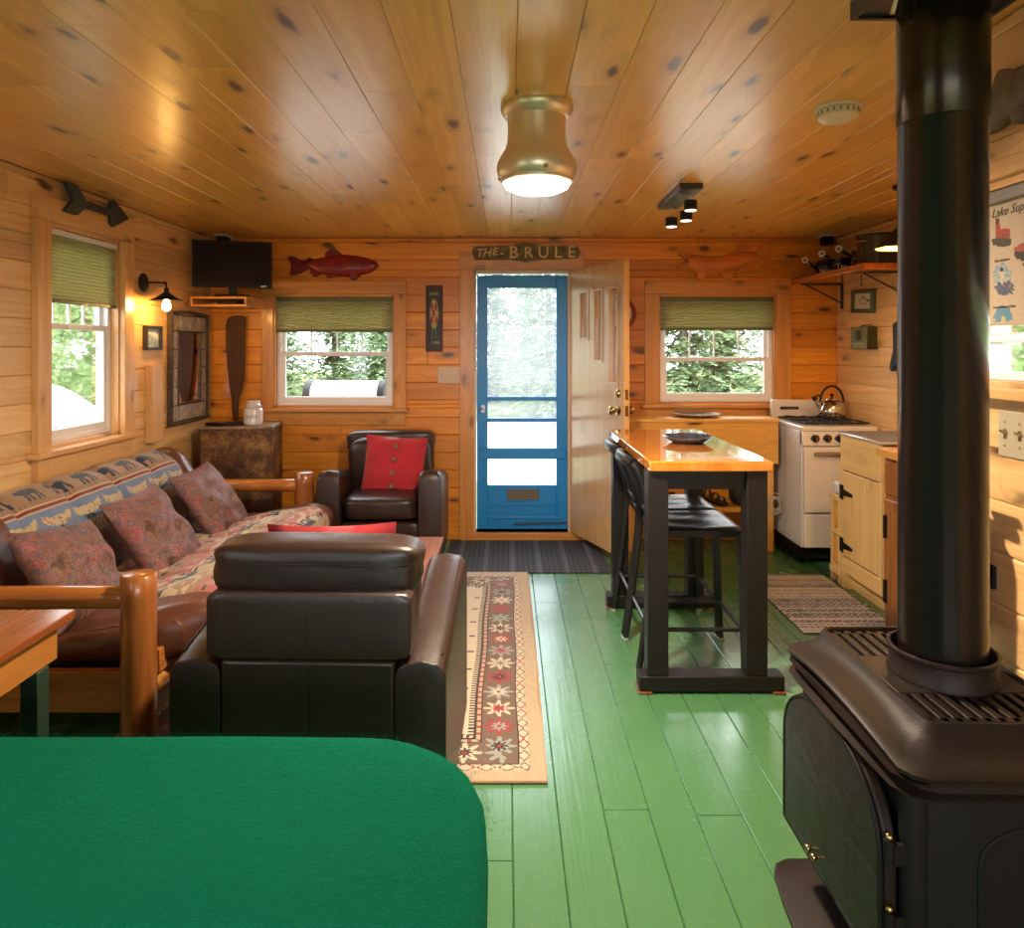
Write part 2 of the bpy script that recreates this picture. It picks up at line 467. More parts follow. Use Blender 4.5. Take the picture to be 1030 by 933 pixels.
# floor
mb = MB(M4((0, 0, 0), (0, 1, 0), (0, 0, -1), (1, 0, 0)))
TF_ = mb.T; run_boards(mb, YR, YB, XL, XR, .148, .02, 0.0, NOTCH, Lb=(1.6, 3.4), seed=31, c=.003, gap=.0016, vstart=XL-.03)
floor_ = struct(obj('floor', mb, M['floor'], origin=False))
b = MB(TF_); slab_holes(b, YR-.15, YB+.15, XL-.15, XR+.15, .021, .12, NOTCH); obj('subfloor', b, plain('dark_gap', (.012, .015, .01, 1), .9), parent=floor_, smooth=False)

# ------------------------------------------------------------------ windows
M['vinyl'] = plain('white_vinyl', (.80, .79, .80, 1), .35, var=.03)
M['glass'] = glass('window_glass')
def window(idx, T, hole, sillmat_v, mt_h, mt_v, cw=.1, split=.5, muntins=3, casing=True, sill=True, horn=.06, apron=.1, casing_top=.105, ct=.022, drop=0.0, k=1.0):
    u0, u1, z0, z1 = hole
    root = bpy.data.objects.new('window_%d' % idx, None); COL.objects.link(root); ORG[root.name] = Vector((0, 0, 0)); root['kind'] = 'structure'
    # jamb lining
    m = MB(T); t = .018
    m.box(u0-.002, u0+t, .0, .12, z0, z1); m.box(u1-t, u1+.002, .0, .12, z0, z1)
    obj('jamb', m, mt_v, root)
    m = MB(T); m.box(u0, u1, .0, .12, z1-t, z1+.002); m.box(u0, u1, .0, .12, z0-.002, z0+t)
    obj('jamb', m, mt_h, root)
    if casing:
        m = MB(T); m.box(u0-cw, u0+.006, -ct, 0, z0-drop, z1+.002, .3); obj('casing', m, mt_v, root, bevel=.003)
        m = MB(T); m.box(u1-.006, u1+cw, -ct, 0, z0-drop*0, z1+.002, .6); obj('casing', m, mt_v, root, bevel=.003)
        m = MB(T); m.box(u0-cw, u1+cw, -ct-.003, 0, z1+.003, z1+casing_top, .45); obj('casing', m, mt_h, root, bevel=.003)
    if sill:
        m = MB(T); m.box(u0-cw-horn*.4, u1+cw+horn*.4, -ct-.035, .02, z0-.026, z0+.002, .8); obj('sill', m, mt_h, root, bevel=.004)
        m = MB(T); m.box(u0-cw+.004, u1+cw-.004, -ct+.004, 0, z0-.026-apron, z0-.027, .15); obj('apron', m, mt_h, root, bevel=.003)
    # vinyl frame
    a, b, c, d = u0+t, u1-t, z0+t, z1-t
    R = lambda a, b, c, d: [(a, c), (b, c), (b, d), (a, d)]
    m = MB(T); m.frame(R(a, b, c, d), R(a+.03*k, b-.03*k, c+.03*k, d-.03*k), .045, .115); obj('window_frame', m, M['vinyl'], root, bevel=.003)
    zm = c+(d-c)*split; a2, b2 = a+.028*k, b-.028*k
    m = MB(T); m.frame(R(a2, b2, c+.028*k, zm+.02*k), R(a2+.035*k, b2-.035*k, c+(.028+.04)*k, zm-.012*k), .05, .078); lo = obj('lower_sash', m, M['vinyl'], root, bevel=.003)
    m = MB(T); m.box((a2+b2)/2-.08, (a2+b2)/2-.02, .040, .0499, zm-.004, zm+.012); m.box((a2+b2)/2+.1, (a2+b2)/2+.16, .040, .0499, zm-.004, zm+.012); obj('sash_lock', m, M['vinyl'], lo, bevel=.002)
    m = MB(T); m.frame(R(a2, b2, zm-.01, d-.028), R(a2+.03, b2-.03, zm+.022, d-.06), .080, .105); up = obj('upper_sash', m, M['vinyl'], root, bevel=.003)
    m = MB(T); m.box(a2+.02*k, b2-.02*k, .063, .066, c+.05*k, zm); obj('pane', m, M['glass'], lo, smooth=False)
    m = MB(T); m.box(a2+.02, b2-.02, .092, .095, zm, d-.05); obj('pane', m, M['glass'], up, smooth=False)
    if muntins:
        m = MB(T)
        for q in range(1, muntins+1):
            x = a2+.03+(b2-a2-.06)*q/(muntins+1); m.box(x-.006, x+.006, .0895, .0975, zm+.02, d-.058)
        obj('muntin', m, M['vinyl'], up)
    return root
window(1, T_LEFT, W1, None, M['trim_y'], M['trim_zy'], cw=.1, split=.545, ct=.035, casing_top=.118, apron=.12, horn=.1, drop=.22)
window(2, T_BACK, W2, None, M['trim_x'], M['trim_z'], cw=.085, split=.47, ct=.02, apron=.105, casing_top=.1)
window(3, T_BACK, W3, None, M['trim_x'], M['trim_z'], cw=.105, split=.40, ct=.02, apron=.10, casing_top=.105)
window(4, T_NEAR, W4, None, M['trim_y'], M['trim_zy'], cw=.06, split=.21, ct=.02, apron=.02, casing_top=.05, muntins=1, horn=0, k=.35)
window(5, T_REAR, RW_FILL, None, M['trim_x'], M['trim_z'], muntins=0)  # out of view, added only as a daylight source
window(6, T_LEFT, LW_FILL, None, M['trim_y'], M['trim_zy'], muntins=0)  # likewise unseen, added to brighten the room

# outer casing strip seen edge-on left of window_1 and pipe cover board
mb = MB(T_LEFT); mb.box(4.585, 4.735, -.05, -.0005, .89, 1.39, .4)
tag(obj('wall_cover_board', mb, M['trim_zy'], bevel=.004), 'tall boxed pine cover board on left wall below the small grey frame', 'cover board')

# ------------------------------------------------------------------ blinds
def blind_mat():
    t = NT('green_cellular_fabric'); o = t.xyz(t.coord()); n = t.noise(t.coord(), 90, 4, .7)
    col = t.mix(n, (.40, .38, .20, 1), (.60, .57, .36, 1))
    d = t.n('ShaderNodeBsdfDiffuse'); t.l(col, d.inputs[0])
    tl = t.n('ShaderNodeBsdfTranslucent'); t.l(col, tl.inputs[0])
    mx = t.n('ShaderNodeMixShader'); mx.inputs[0].default_value = .5
    t.l(d.outputs[0], mx.inputs[1]); t.l(tl.outputs[0], mx.inputs[2]); t.l(mx.outputs[0], t.out.inputs[0])
    return t.m
M['blind'] = blind_mat()
M['olive'] = plain('olive_metal_rail', (.12, .13, .05, 1), .5)
def blind(T, u0, u1, zt, zb, label, group='green cellular blinds', y=.022):
    c = T @ Vector(((u0+u1)/2, y, zb))
    root = thing('cellular_blind', label, 'blind', tuple(c), group)
    m = MB(T); n = int((zt-.03-zb-.015)/.0095); h = (zt-.03-zb-.015)/n
    pts = []
    for i in range(n+1): pts.append((y-.012 if i % 2 else y-.002, zt-.03-i*h))
    back = [(p[0]+.010 if i % 2 else p[0]+.012, p[1]) for i, p in enumerate(pts)][::-1]
    ol = pts+back
    v = [(u0+.006, a, b) for a, b in ol]+[(u1-.006, a, b) for a, b in ol]; N = len(ol); f = []
    for k in range(N):
        j = (k+1) % N; f.append((k, j, N+j, N+k))
    m.add(v, f); obj('pleated_fabric', m, M['blind'], root, angle=20)
    m = MB(T); m.box(u0+.003, u1-.003, y-.02, y+.02, zt-.032, zt-.002); obj('head_rail', m, M['vinyl'] if zt > 2 else M['olive'], root, bevel=.003)
    m = MB(T); m.box(u0+.006, u1-.006, y-.016, y+.014, zb, zb+.02); obj('bottom_rail', m, M['olive'], root, bevel=.003)
    m = MB(T); uc = (u0+u1)/2; m.box(uc-.02, uc+.02, y-.024, y-.014, zb-.007, zb+.006); obj('pull_tab', m, M['vinyl'], root, bevel=.002)
blind(T_LEFT, W1[0]+.02, W1[1]-.02, W1[3]-.02, 1.735, 'green pleated blind half drawn in the left wall window under the wooden arrow')
blind(T_BACK, W2[0]+.02, W2[1]-.02, W2[3]-.018, 1.625, 'green pleated blind in back wall window below the red fish')
blind(T_BACK, W3[0]+.02, W3[1]-.02, W3[3]-.018, 1.64, 'green pleated blind in back wall window below the carved wooden fish')

# ------------------------------------------------------------------ door opening, screen door, entry door
root = bpy.data.objects.new('door_1', None); COL.objects.link(root); ORG[root.name] = Vector((0, 0, 0)); root['kind'] = 'structure'
u0, u1, z0, z1 = DR
m = MB(T_BACK); m.box(u0-.105, u0+.008, -.02, 0, 0, z1+.002, .2); obj('casing', m, M['trim_z'], root, bevel=.003)
m = MB(T_BACK); m.box(u1-.008, u1+.10, -.02, 0, 0, z1+.002, .7); obj('casing', m, M['trim_z'], root, bevel=.003)
m = MB(T_BACK); m.box(u0-.105, u1+.10, -.022, 0, z1+.002, z1+.135, .5); obj('casing', m, M['trim_x'], root, bevel=.003)
M['jambw'] = plain('weathered_white_jamb', (.66, .52, .42, 1), .5)
m = MB(T_BACK); m.box(u0, u0+.022, 0, .13, z0, z1); m.box(u1-.022, u1, 0, .13, z0, z1); m.box(u0, u1, 0, .13, z1-.022, z1); obj('jamb', m, M['jambw'], root, bevel=.002)
m = MB(T_BACK); m.box(u0-.02, u1+.02, -.03, .16, 0, z0, .3); obj('threshold', m, M['trim_x'], root, bevel=.006)
BLUE = plain('blue_painted_door', (.006, .23, .62, 1), .38, var=.08)
sd = thing('screen_door', 'bright blue wooden screen door closed in the entry doorway', 'door', tuple(T_BACK @ Vector((.12, .08, z0))))
a, b, c, d = u0+.026, u1-.024, z0+.008, z1-.035
D0, D1 = .065, .100
R = lambda a, b, c, d: [(a, c), (b, c), (b, d), (a, d)]
m = MB(T_BACK); m.box(a, a+.085, D0, D1, c, d); obj('stile', m, BLUE, sd, bevel=.004)
m = MB(T_BACK); m.box(b-.085, b, D0, D1, c, d); obj('stile', m, BLUE, sd, bevel=.004)
for za, zb in ((d-.10, d), (1.085, 1.115), (.915, .945)):
    m = MB(T_BACK); m.box(a+.085, b-.085, D0+.003, D1-.003, za, zb); obj('rail', m, BLUE, sd, bevel=.003)
m = MB(T_BACK); m.box(a+.03, b-.01, D0-.022, D1-.002, .625, .71); obj('push_rail', m, BLUE, sd, bevel=.005)
m = MB(T_BACK)
m.box(a+.085, b-.085, D0+.004, D1-.004, c, .415); m.frame(R(a+.075, b-.06, .15, .27), R(a+.09, b-.075, .165, .255), D0-.008, D0+.006)
kp = obj('kick_panel', m, BLUE, sd, bevel=.003)
m = MB(T_BACK); m.frame(R(.0, .255, .30, .385), R(.012, .243, .312, .373), D0-.008, D0+.006); m.box(.01, .245, D0-.002, D0+.006, .31, .375)
obj('mail_slot', m, plain('weathered_bronze', (.16, .13, .09, 1), .45, .5), kp, bevel=.002)
m = MB(T_BACK); m.tube([T for T in ((.05, D0-.02, .115), (.15, D0-.028, .12), (.47, D0-.02, .125))], .007); obj('foot_bar', m, plain('dark_iron', (.02, .02, .022, 1), .45, .3), kp)
m = MB(T_BACK); m.tube([(a+.05, D0, 1.02), (a+.05, D0-.03, 1.02), (a+.025, D0-.035, 1.02), (a+.005, D0-.03, 1.018)], .006); m.box(a+.035, a+.065, D0-.006, D0+.002, .99, 1.05); obj('latch_handle', m, plain('steel_latch', (.35, .35, .36, 1), .3, 1), sd)
scr = glass('insect_screen', (.90, .92, .95, 1), .0, .10)
m = MB(T_BACK); m.box(a+.07, b-.07, .082, .0835, .41, d-.09); obj('screen_mesh', m, scr, sd, smooth=False)

# entry door, open into the room: local x from hinge to free edge, local -y = side facing the camera's left
dd = Vector((.28, -.73, 0)).normalized()
TD = M4((.500, YB-.03, 0), tuple(dd), (-dd.y, dd.x, 0), (0, 0, 1))   # local y points to +X side (hidden side)
ed = thing('entry_door', 'varnished wooden entry door with three stepped lites, standing open', 'door', (.64, 5.2, .072))
DM = wood('door_veneer', (.50, .27, .10, 1), (.66, .42, .19, 1), 'Z', 'X', .25, .22, .6, gs=.5, tone=.0)
lites = [(.16, .285, 1.57, 1.92), (.385, .50, 1.41, 1.92), (.60, .72, 1.26, 1.92)]
LD = .80
m = MB(TD); slab_holes(m, 0, LD, .072, 2.10, .0, .042, lites); obj('door_slab', m, DM, ed, smooth=False)
m = MB(TD); m.box(LD, LD+.003, .0, .042, .072, 2.10); obj('door_edge', m, M['trim_zy'], ed)
for q in lites:
    m = MB(TD); m.frame(R(q[0]-.012, q[1]+.012, q[2]-.012, q[3]+.012), R(q[0]+.006, q[1]-.006, q[2]+.006, q[3]-.006), -.008, .0)
    m.frame(R(q[0]-.001, q[1]+.001, q[2]-.001, q[3]+.001), R(q[0]+.006, q[1]-.006, q[2]+.006, q[3]-.006), .0, .042)
    f = obj('lite_frame', m, DM, ed, bevel=.002)
    m = MB(TD); m.box(q[0]+.004, q[1]-.004, .018, .022, q[2]+.004, q[3]-.004); obj('pane', m, M['glass'], f, smooth=False)
BR = plain('aged_brass', (.50, .36, .17, 1), .22, 1)
TK = TD @ Matrix.Translation((LD-.07, 0, 1.075)) @ Matrix.Rotation(PI/2, 4, 'X')
prof = [(0, 0), (.032, 0), (.034, .006), (.014, .012), (.012, .03), (.02, .04), (.029, .05), (.029, .064), (.02, .072), (0, .074)]
m = MB(); m.lathe(prof, n=24, T=TK); m.lathe(prof, n=24, T=TD @ Matrix.Translation((LD-.07, .042, 1.075)) @ Matrix.Rotation(-PI/2, 4, 'X')); obj('doorknob', m, BR, ed)
m = MB(); m.lathe([(0, 0), (.03, 0), (.03, .008), (.018, .014), (.018, .022), (0, .024)], n=24, T=TD @ Matrix.Translation((LD-.07, 0, 1.19)) @ Matrix.Rotation(PI/2, 4, 'X')); obj('deadbolt', m, BR, ed)
m = MB(TD); m.box(LD+.003, LD+.005, .008, .034, 1.15, 1.22); m.box(LD+.003, LD+.005, .008, .034, 1.04, 1.11); obj('latch_plate', m, BR, ed)
m = MB(TD)
for zc in (.3, 1.1, 1.9): m.cyl((0.0, .047, zc-.045), (0.0, .047, zc+.045), .006)
obj('hinge', m, BR, ed)
# ================================================================== LEATHER ARMCHAIRS
def leather(name, col, rough=.3):
    t = NT(name); c = t.coord(); v = t.vor(c, 260); n = t.noise(c, 9, 4, .6); w = t.noise(c, 55, 3)
    h = t.m2('ADD', t.m2('MULTIPLY', v, .25), t.m2('ADD', t.m2('MULTIPLY', n, 1.6), t.m2('MULTIPLY', w, .3)))
    cc = t.mix(n, tuple(x*.7 for x in col[:3])+(1,), tuple(x*1.5 for x in col[:3])+(1,))
    t.bsdf(cc, t.m2('MULTIPLY_ADD', w, .18, rough-.08), 0, .55, h, .22, .008, Coat_Weight=.12, Coat_Roughness=.25)
    return t.m
LEATH = leather('espresso_leather', (.024, .0115, .008), .36)
def soft(mb, n=9): return mb
def armchair(label, group):
    t = thing('leather_armchair', label, 'armchair', (0, 0, 0), group)
    for sx in (-1, 1):
        xo, xi = sx*.415, sx*.262
        rings = []
        # profile (y, top z) from rear to front, cross-section a box with a rolled top
        for (y, zt, k) in ((-.375, .525, .0), (-.37, .552, 1), (-.30, .568, 1), (-.10, .604, 1), (.12, .642, 1), (.28, .669, 1), (.345, .672, 1), (.372, .648, 1), (.378, .613, 1)):
            xs0, xs1 = min(xo, xi), max(xo, xi); w = xs1-xs0; r = .045
            pts = [(xs0, y, .06), (xs0, y, .30), (xs0, y, zt-r)]
            for a in (1, 2, 3): pts.append((xs0+r-r*math.cos(a*PI/8), y, zt-r+r*math.sin(a*PI/8)*1.0))
            pts += [(xs0+r, y, zt-.002), ((xs0+xs1)/2, y, zt+.006), (xs1-r, y, zt-.002)]
            for a in (3, 2, 1): pts.append((xs1-r+r*math.cos(a*PI/8), y, zt-r+r*math.sin(a*PI/8)))
            pts += [(xs1, y, zt-r), (xs1, y, .30), (xs1, y, .06)]
            rings.append(pts)
        m = MB(); m.ring(rings); a = obj('armrest', m, LEATH, t, bevel=.014, seg=3, angle=50)
        m = MB()
        xm = (xo+xi)/2
        for xx in (min(xo, xi)+.018, max(xo, xi)-.018): m.tube([(xx, -.32, .566-.008), (xx, -.10, .596), (xx, .12, .634), (xx, .30, .663)], .0035, 6)
        m.tube([(max(xo,xi)-.002 if sx > 0 else min(xo,xi)+.002, .345, z) for z in (.1, .4, .63)], .0035, 6)
        obj('piping', m, LEATH, a)
    m = MB(); m.box(-.262, .262, -.372, -.27, .065, .556); obj('back_panel', m, LEATH, t, bevel=.012, seg=3)
    m = MB(); m.puff((0, -.312, .656), (.62, .115, .20), 14, 11, (.0, .05, .0)); up = obj('back_upper_panel', m, LEATH, t)
    m = MB(); m.tube([(0, -.376, .08), (0, -.378, .3), (0, -.376, .54)], .0028, 6); m.tube([(0, -.370, .57), (0, -.3745, .66), (0, -.368, .74)], .0028, 6); obj('seam', m, LEATH, up)
    m = MB(); m.puff((0, -.185, .63), (.59, .20, .40), 6, 12, (.02, .2, .05), T=Matrix.Translation((0, -.02, 0)) @ Matrix.Rotation(math.radians(-4), 4, 'X'), wob=.03); obj('back_cushion', m, LEATH, t)
    m = MB(); m.puff((0, -.225, .806), (.64, .19, .155), 6.5, 12, (.01, .06, .04), wob=.03); hc = obj('headrest_roll', m, LEATH, t)
    m = MB()
    for zz in (.832, .822): m.tube([(-.29, -.312, zz), (-.15, -.324, zz+.003), (0, -.327, zz+.004), (.15, -.324, zz+.002), (.29, -.312, zz)], .0028, 6)
    obj('stitching', m, LEATH, hc)
    m = MB(); m.puff((0, .065, .415), (.515, .60, .155), 6.5, 12, (.01, .02, .14), wob=.02); obj('seat_cushion', m, LEATH, t)
    m = MB(); m.puff((0, .30, .20), (.535, .12, .26), 10, 7); obj('front_rail', m, LEATH, t)
    for sx in (-1, 1):
        for sy in (-1, 1):
            m = MB(); m.cyl((sx*.34, sy*.31, 0), (sx*.34, sy*.31, .075), .022, .03, 12); obj('leg', m, M['red_end'], t)
    return t
c1 = armchair('dark brown leather armchair seen from behind, nearest the green bed', 'dark leather armchairs')
place(c1, (-.585, 2.50, .0135), math.radians(-1.5))
c2 = dup(c1, (-.862, 5.15, 0), math.radians(181), 'dark brown leather armchair below the back window, holding a red buttoned pillow')

# red pillows
RED = plain('crimson_pillow_cloth', (.42, .010, .020, 1), .85, var=.15, vscale=8, bump=.4, bscale=500, Sheen_Weight=.4)
def red_pillow(label, loc, rz, tilt, roll=0.0):
    t = thing('throw_pillow', label, 'pillow', (0, 0, 0), 'red throw pillows')
    m = MB(); m.pillow(.45, .13, ear=.1, wr=.02, seed=2); c = obj('pillow_cover', m, RED, t, angle=80)
    for z in (.14, .045, -.05, -.145):
        m = MB(); dy = -.065*(max(0, 1-(z/.2)**2)**.45)-.006
        m.lathe([(0, 0), (.017, 0), (.019, .004), (.015, .008), (.006, .006), (0, .006)], n=12, T=Matrix.Translation((0.005, dy, z)) @ Matrix.Rotation(PI/2, 4, 'X'))
        obj('button', m, plain('wooden_button', (.16, .08, .03, 1), .5) if 'wooden_button' not in bpy.data.materials else bpy.data.materials['wooden_button'], t)
    t.location = loc; t.rotation_euler = (tilt, roll, rz)
    return t
red_pillow('red square pillow with four brown buttons on the far leather armchair', (-.815, 5.165, .645), 0, math.radians(-16), math.radians(4))
red_pillow('red pillow leaning in the near armchair, only its top edge showing', (-.605, 2.52, .672), math.radians(180), math.radians(-9), math.radians(1))

# ================================================================== LOG FUTON
LOGZ = wood('varnished_log_upright', (.20, .052, .010, 1), (.37, .125, .028, 1), 'Z', 'X', .8, .3, .4, tone=.1)
LOGX = wood('varnished_log_across', (.34, .095, .016, 1), (.56, .21, .045, 1), 'X', 'Z', .8, .28, .45, tone=.1)
LOGY = wood('varnished_log_long', (.42, .14, .022, 1), (.66, .29, .06, 1), 'Y', 'Z', .8, .28, .45, tone=.1)
fx, fr = -1.368, -2.19
YA, YZ = 2.66, 4.83
fut = thing('log_futon_sofa', 'log framed futon sofa along the left wall with a bear and canoe tapestry mattress', 'sofa', (-1.78, 3.75, 0))
def log(name, p0, p1, r, mt, n=20, dome=.012, seed=0):
    p0, p1 = Vector(p0), Vector(p1); d = (p1-p0); L = d.length; d.normalize(); pts = []; rs = []
    for k, (s, f) in enumerate([(0, .86), (.008, 1)] + [(q/8, 1) for q in range(1, 8)] + [(1-.008, 1), (1, .86)]):
        w = 1+.03*noise.noise(Vector((s*3+seed, seed, 1)))
        pts.append(p0+d*L*s); rs.append(r*f*w)
    m = MB(); m.tube(pts, rs, n); return obj(name, m, mt, fut, angle=60)
for yy in (YA, YZ):
    log('post', (fx, yy, .0136), (fx, yy, .665), .063, LOGZ, seed=yy)
    log('post', (fr, yy, 0), (fr, yy, .62), .06, LOGZ, seed=yy+1)
    log('arm_rail', (fr, yy, .575), (fx-.045, yy, .575), .041, LOGX, seed=yy+2)
    m = MB(); m.box(fr+.05, fx-.05, yy-.02, yy+.02, .155, .305, .3); obj('side_board', m, LOGX, fut, bevel=.004)
log('front_rail', (fx+.01, YA+.05, .22), (fx+.01, YZ-.05, .22), .045, LOGY, seed=9)
m = MB(); m.box(fr, fr+.04, YA+.05, YZ-.05, .16, .26, .2); obj('rear_rail', m, LOGY, fut, bevel=.004)
for ya in (YA+.05, YZ-.15): m = MB(); m.box(fx+.02, fx+.055, ya, ya+.1, .27, .36, .9); obj('seat_bracket', m, LOGX, fut, bevel=.004)
for k in range(9):
    y = YA+.25+k*.21; m = MB(); m.box(fr+.04, fx, y, y+.06, .225, .245, k*.1); obj('slat', m, LOGX, fut, bevel=.003)
TAP = attr_mat('tapestry_weave', .85, .5, 420, .25)
TAN, TAN2, NAVY, BLU, CRM, PINK, RST, LEA, DRK = [(.36, .22, .12), (.27, .15, .075), (.030, .045, .085), (.16, .22, .36), (.55, .43, .27), (.45, .13, .12), (.23, .03, .03), (.060, .030, .022), (.03, .02, .015)]
def bear(x, y):      # x,y in a unit bear box 0..1 (x along walking direction, y up)
    b = ((x-.50)/.36)**2+((y-.62)/.23)**2 < 1
    h = ((x-.88)/.115)**2+((y-.60)/.13)**2 < 1 or ((x-.97)/.05)**2+((y-.55)/.06)**2 < 1
    ear = ((x-.85)/.03)**2+((y-.75)/.05)**2 < 1
    legs = y < .55 and y > .05 and any(abs(x-c-(.55-y)*s) < .055 for c, s in ((.22, -.08), (.33, .12), (.66, -.05), (.76, .14)))
    return b or h or ear or legs
def canoe(x, y):
    y0 = .25+1.1*(x-.5)**2
    return .03 < x < .97 and y0 < y+.02 < y0+.38*(1-.25*abs(x-.5)) and y < .98
def stripes(y, seq):
    for a, b, c in seq:
        if a <= y < b: return c
    return TAN2
y0f, y1f = 2.76, 4.705
def back_col(yw, s):  # s metres down the back mattress from the wall
    edge = .05*math.sin(s*9)*.3
    if yw < y0f+.17+edge or yw > y1f-.22: return LEA
    u = yw-(y0f+.14)
    if s < .05: return TAN
    if s < .165:
        f = (s-.05)/.115; k = (u % .205)/.205
        return NAVY if bear(1-(k-.12)/.80, 1-f) and .12 < k < .92 else TAN
    if s < .19: return TAN2 if int(yw*90) % 2 else TAN
    if s < .197: return CRM
    if s < .208: return RST
    if s < .216: return CRM
    if s < .335:
        f = (s-.216)/.119; k = (u % .235)/.235
        if canoe((k-.05)/.9, 1-f): return CRM if noise.noise(Vector((yw*60, s*60, 0))) > -.25 else TAN
        if abs((k-.5)-(f-.85)*.5) < .03 and f > .6: return DRK
        return BLU
    if s < .343: return CRM
    if s < .37: return TAN2 if int(yw*60+s*80) % 2 else CRM
    if s < .40: return TAN
    r = noise.noise(Vector((yw*22, s*22, 3)))
    return (.17, .08, .04) if r > 0 else (.24, .13, .06)
def tuft(y, tufts, w=.05):
    return sum(math.exp(-((y-q)/w)**2) for q in tufts)
TU = [3.05, 3.42, 3.81, 4.20, 4.53]
bprof = bezsmooth([(-2.30, .60), (-2.30, .75), (-2.28, .825), (-2.21, .865), (-2.12, .835), (-2.05, .755), (-1.99, .63), (-1.95, .51), (-1.92, .40)], 7, False)
bl = [0]
for a, b in zip(bprof[:-1], bprof[1:]): bl.append(bl[-1]+math.hypot(b[0]-a[0], b[1]-a[1]))
s_top = bl[10]
def along(prof, ln, u):
    t = u*ln[-1]
    for i in range(len(ln)-1):
        if ln[i+1] >= t: break
    f = (t-ln[i])/(ln[i+1]-ln[i]+1e-9); a, b = prof[i], prof[i+1]
    return a[0]+(b[0]-a[0])*f, a[1]+(b[1]-a[1])*f, (b[0]-a[0], b[1]-a[1])
def mpos(prof, ln, cx, cz, tufts, amp):
    def f(u, v):
        y = y0f+(y1f-y0f)*v; x, z, d = along(prof, ln, u)
        e = min(v, 1-v)*(y1f-y0f); k = 1-.32*math.exp(-(e/.045)**2)*(1-min(1, e/.15)) if e < .15 else 1
        L = math.hypot(*d)+1e-9; nx, nz = d[1]/L, -d[0]/L
        a = -amp*tuft(y, tufts, .03)+.010*noise.noise(Vector((x*9, y*7, z*9)))
        sgn = 1 if (nx*(x-cx)+nz*(z-cz)) > 0 else -1
        return (cx+(x-cx)*k+sgn*nx*a, y, cz+(z-cz)*k+sgn*nz*a)
    return f
mb = MB(); cgrid(mb, 110, 380, mpos(bprof, bl, -2.12, .66, TU, .022), lambda u, v: back_col(y0f+(y1f-y0f)*v, u*bl[-1]-s_top*1.42))
TAPL = LEATH2 = leather('brown_vinyl', (.105, .036, .022), .32)
def two_mats(o, mb):
    o.data.materials.append(TAPL)
    for p, c in zip(o.data.polygons, mb.c):
        if c == LEA: p.material_index = 1
    return o
bm_ = two_mats(obj('back_mattress', mb, TAP, fut, angle=80), mb)
def endcap(prof, y, cx, cz, dy):
    mb = MB(); n = len(prof); rings = []
    for k, (f, o) in enumerate(((.68, 0), (.6, -.35), (.40, -.8), (.15, -1), (.01, -1))):
        rings.append([(cx+(x-cx)*f, y+dy*(-o), cz+(z-cz)*f) for x, z in prof])
    mb.ring(rings, True, False); return mb
close_b = bprof+[(-2.05, .40), (-2.2, .45)]
for y, dy in ((y0f, -.035), (y1f, .035)):
    obj('mattress_end', endcap(close_b, y, -2.12, .66, dy), TAPL, bm_, angle=80)
sprof = bezsmooth([(-1.93, .42), (-1.80, .415), (-1.60, .440), (-1.42, .475), (-1.25, .495), (-1.155, .470), (-1.125, .40), (-1.15, .32), (-1.24, .275), (-1.45, .265), (-1.70, .25), (-1.95, .25)], 7, False)
sl = [0]
for a, b in zip(sprof[:-1], sprof[1:]): sl.append(sl[-1]+math.hypot(b[0]-a[0], b[1]-a[1]))
def seat_col(yw, s):
    if yw < y0f+.22+.02*math.sin(s*20) or yw > y1f-.17 or s > .95: return LEA
    if s > .80: return LEA if False else (TAN if int(yw*70+s*50) % 3 else CRM)
    band = (s+.04*math.sin(yw*5))
    k = int(band/.085); f = (band/.085) % 1; q = noise.noise(Vector((yw*14, s*30, k)))
    if k % 4 == 0: return PINK if q > -.15 else CRM
    if k % 4 == 1:
        u = (yw % .24)/.24
        return NAVY if bear((u-.1)/.8, f) and .1 < u < .9 else (CRM if f > .08 else DRK)
    if k % 4 == 2: return CRM if q > .05 else TAN
    return (PINK if canoe(((yw*1.0) % .3)/.3, f) else TAN) if q > -.4 else DRK
mb = MB(); cgrid(mb, 150, 380, mpos(sprof, sl, -1.5, .36, [3.0, 3.35, 3.72, 4.1, 4.45], .016), lambda u, v: seat_col(y0f+(y1f-y0f)*v, u*sl[-1]))
sm_ = two_mats(obj('seat_mattress', mb, TAP, fut, angle=80), mb)
for y, dy in ((y0f, -.035), (y1f, .035)):
    obj('mattress_end', endcap(sprof, y, -1.5, .36, dy), TAPL, sm_, angle=80)

# three tapestry cushions
def camo():
    t = NT('woodland_tapestry'); c = t.coord()
    n = t.noise(c, 11, 6, .72, 1.0)
    col = t.ramp(n, [(.30, (.02, .015, .02, 1)), (.39, (.12, .050, .025, 1)), (.45, (.26, .12, .08, 1)), (.50, (.075, .065, .085, 1)), (.55, (.30, .13, .11, 1)), (.62, (.24, .028, .030, 1)), (.70, (.34, .22, .17, 1))])
    tw = t.vor(t.mix(.12, c, t.n('ShaderNodeTexNoise').outputs['Color']), 17, feature='DISTANCE_TO_EDGE')
    line = t.step(tw, .035, .012)
    msk = t.step(t.noise(c, 5, 3), .48, .56)
    col = t.mix(t.m2('MULTIPLY', t.m2('MULTIPLY', line, msk), .75), col, (.05, .025, .02, 1))
    t.bsdf(col, .6, 0, .4, t.noise(c, 350, 2), .5, .002, Sheen_Weight=.0)
    return t.m
CAMO = camo()
def cushion(label, loc, rx, ry, rz, s=.45):
    m = MB(); m.pillow(s, .17, ear=.12, wr=.035, seed=loc[1]*3, n=18); o = obj('tapestry_cushion', m, CAMO, origin=False, angle=80)
    tag(o, label, 'cushion', 'woodland tapestry cushions'); o.location = loc; o.rotation_euler = (rx, ry, rz)
    return o
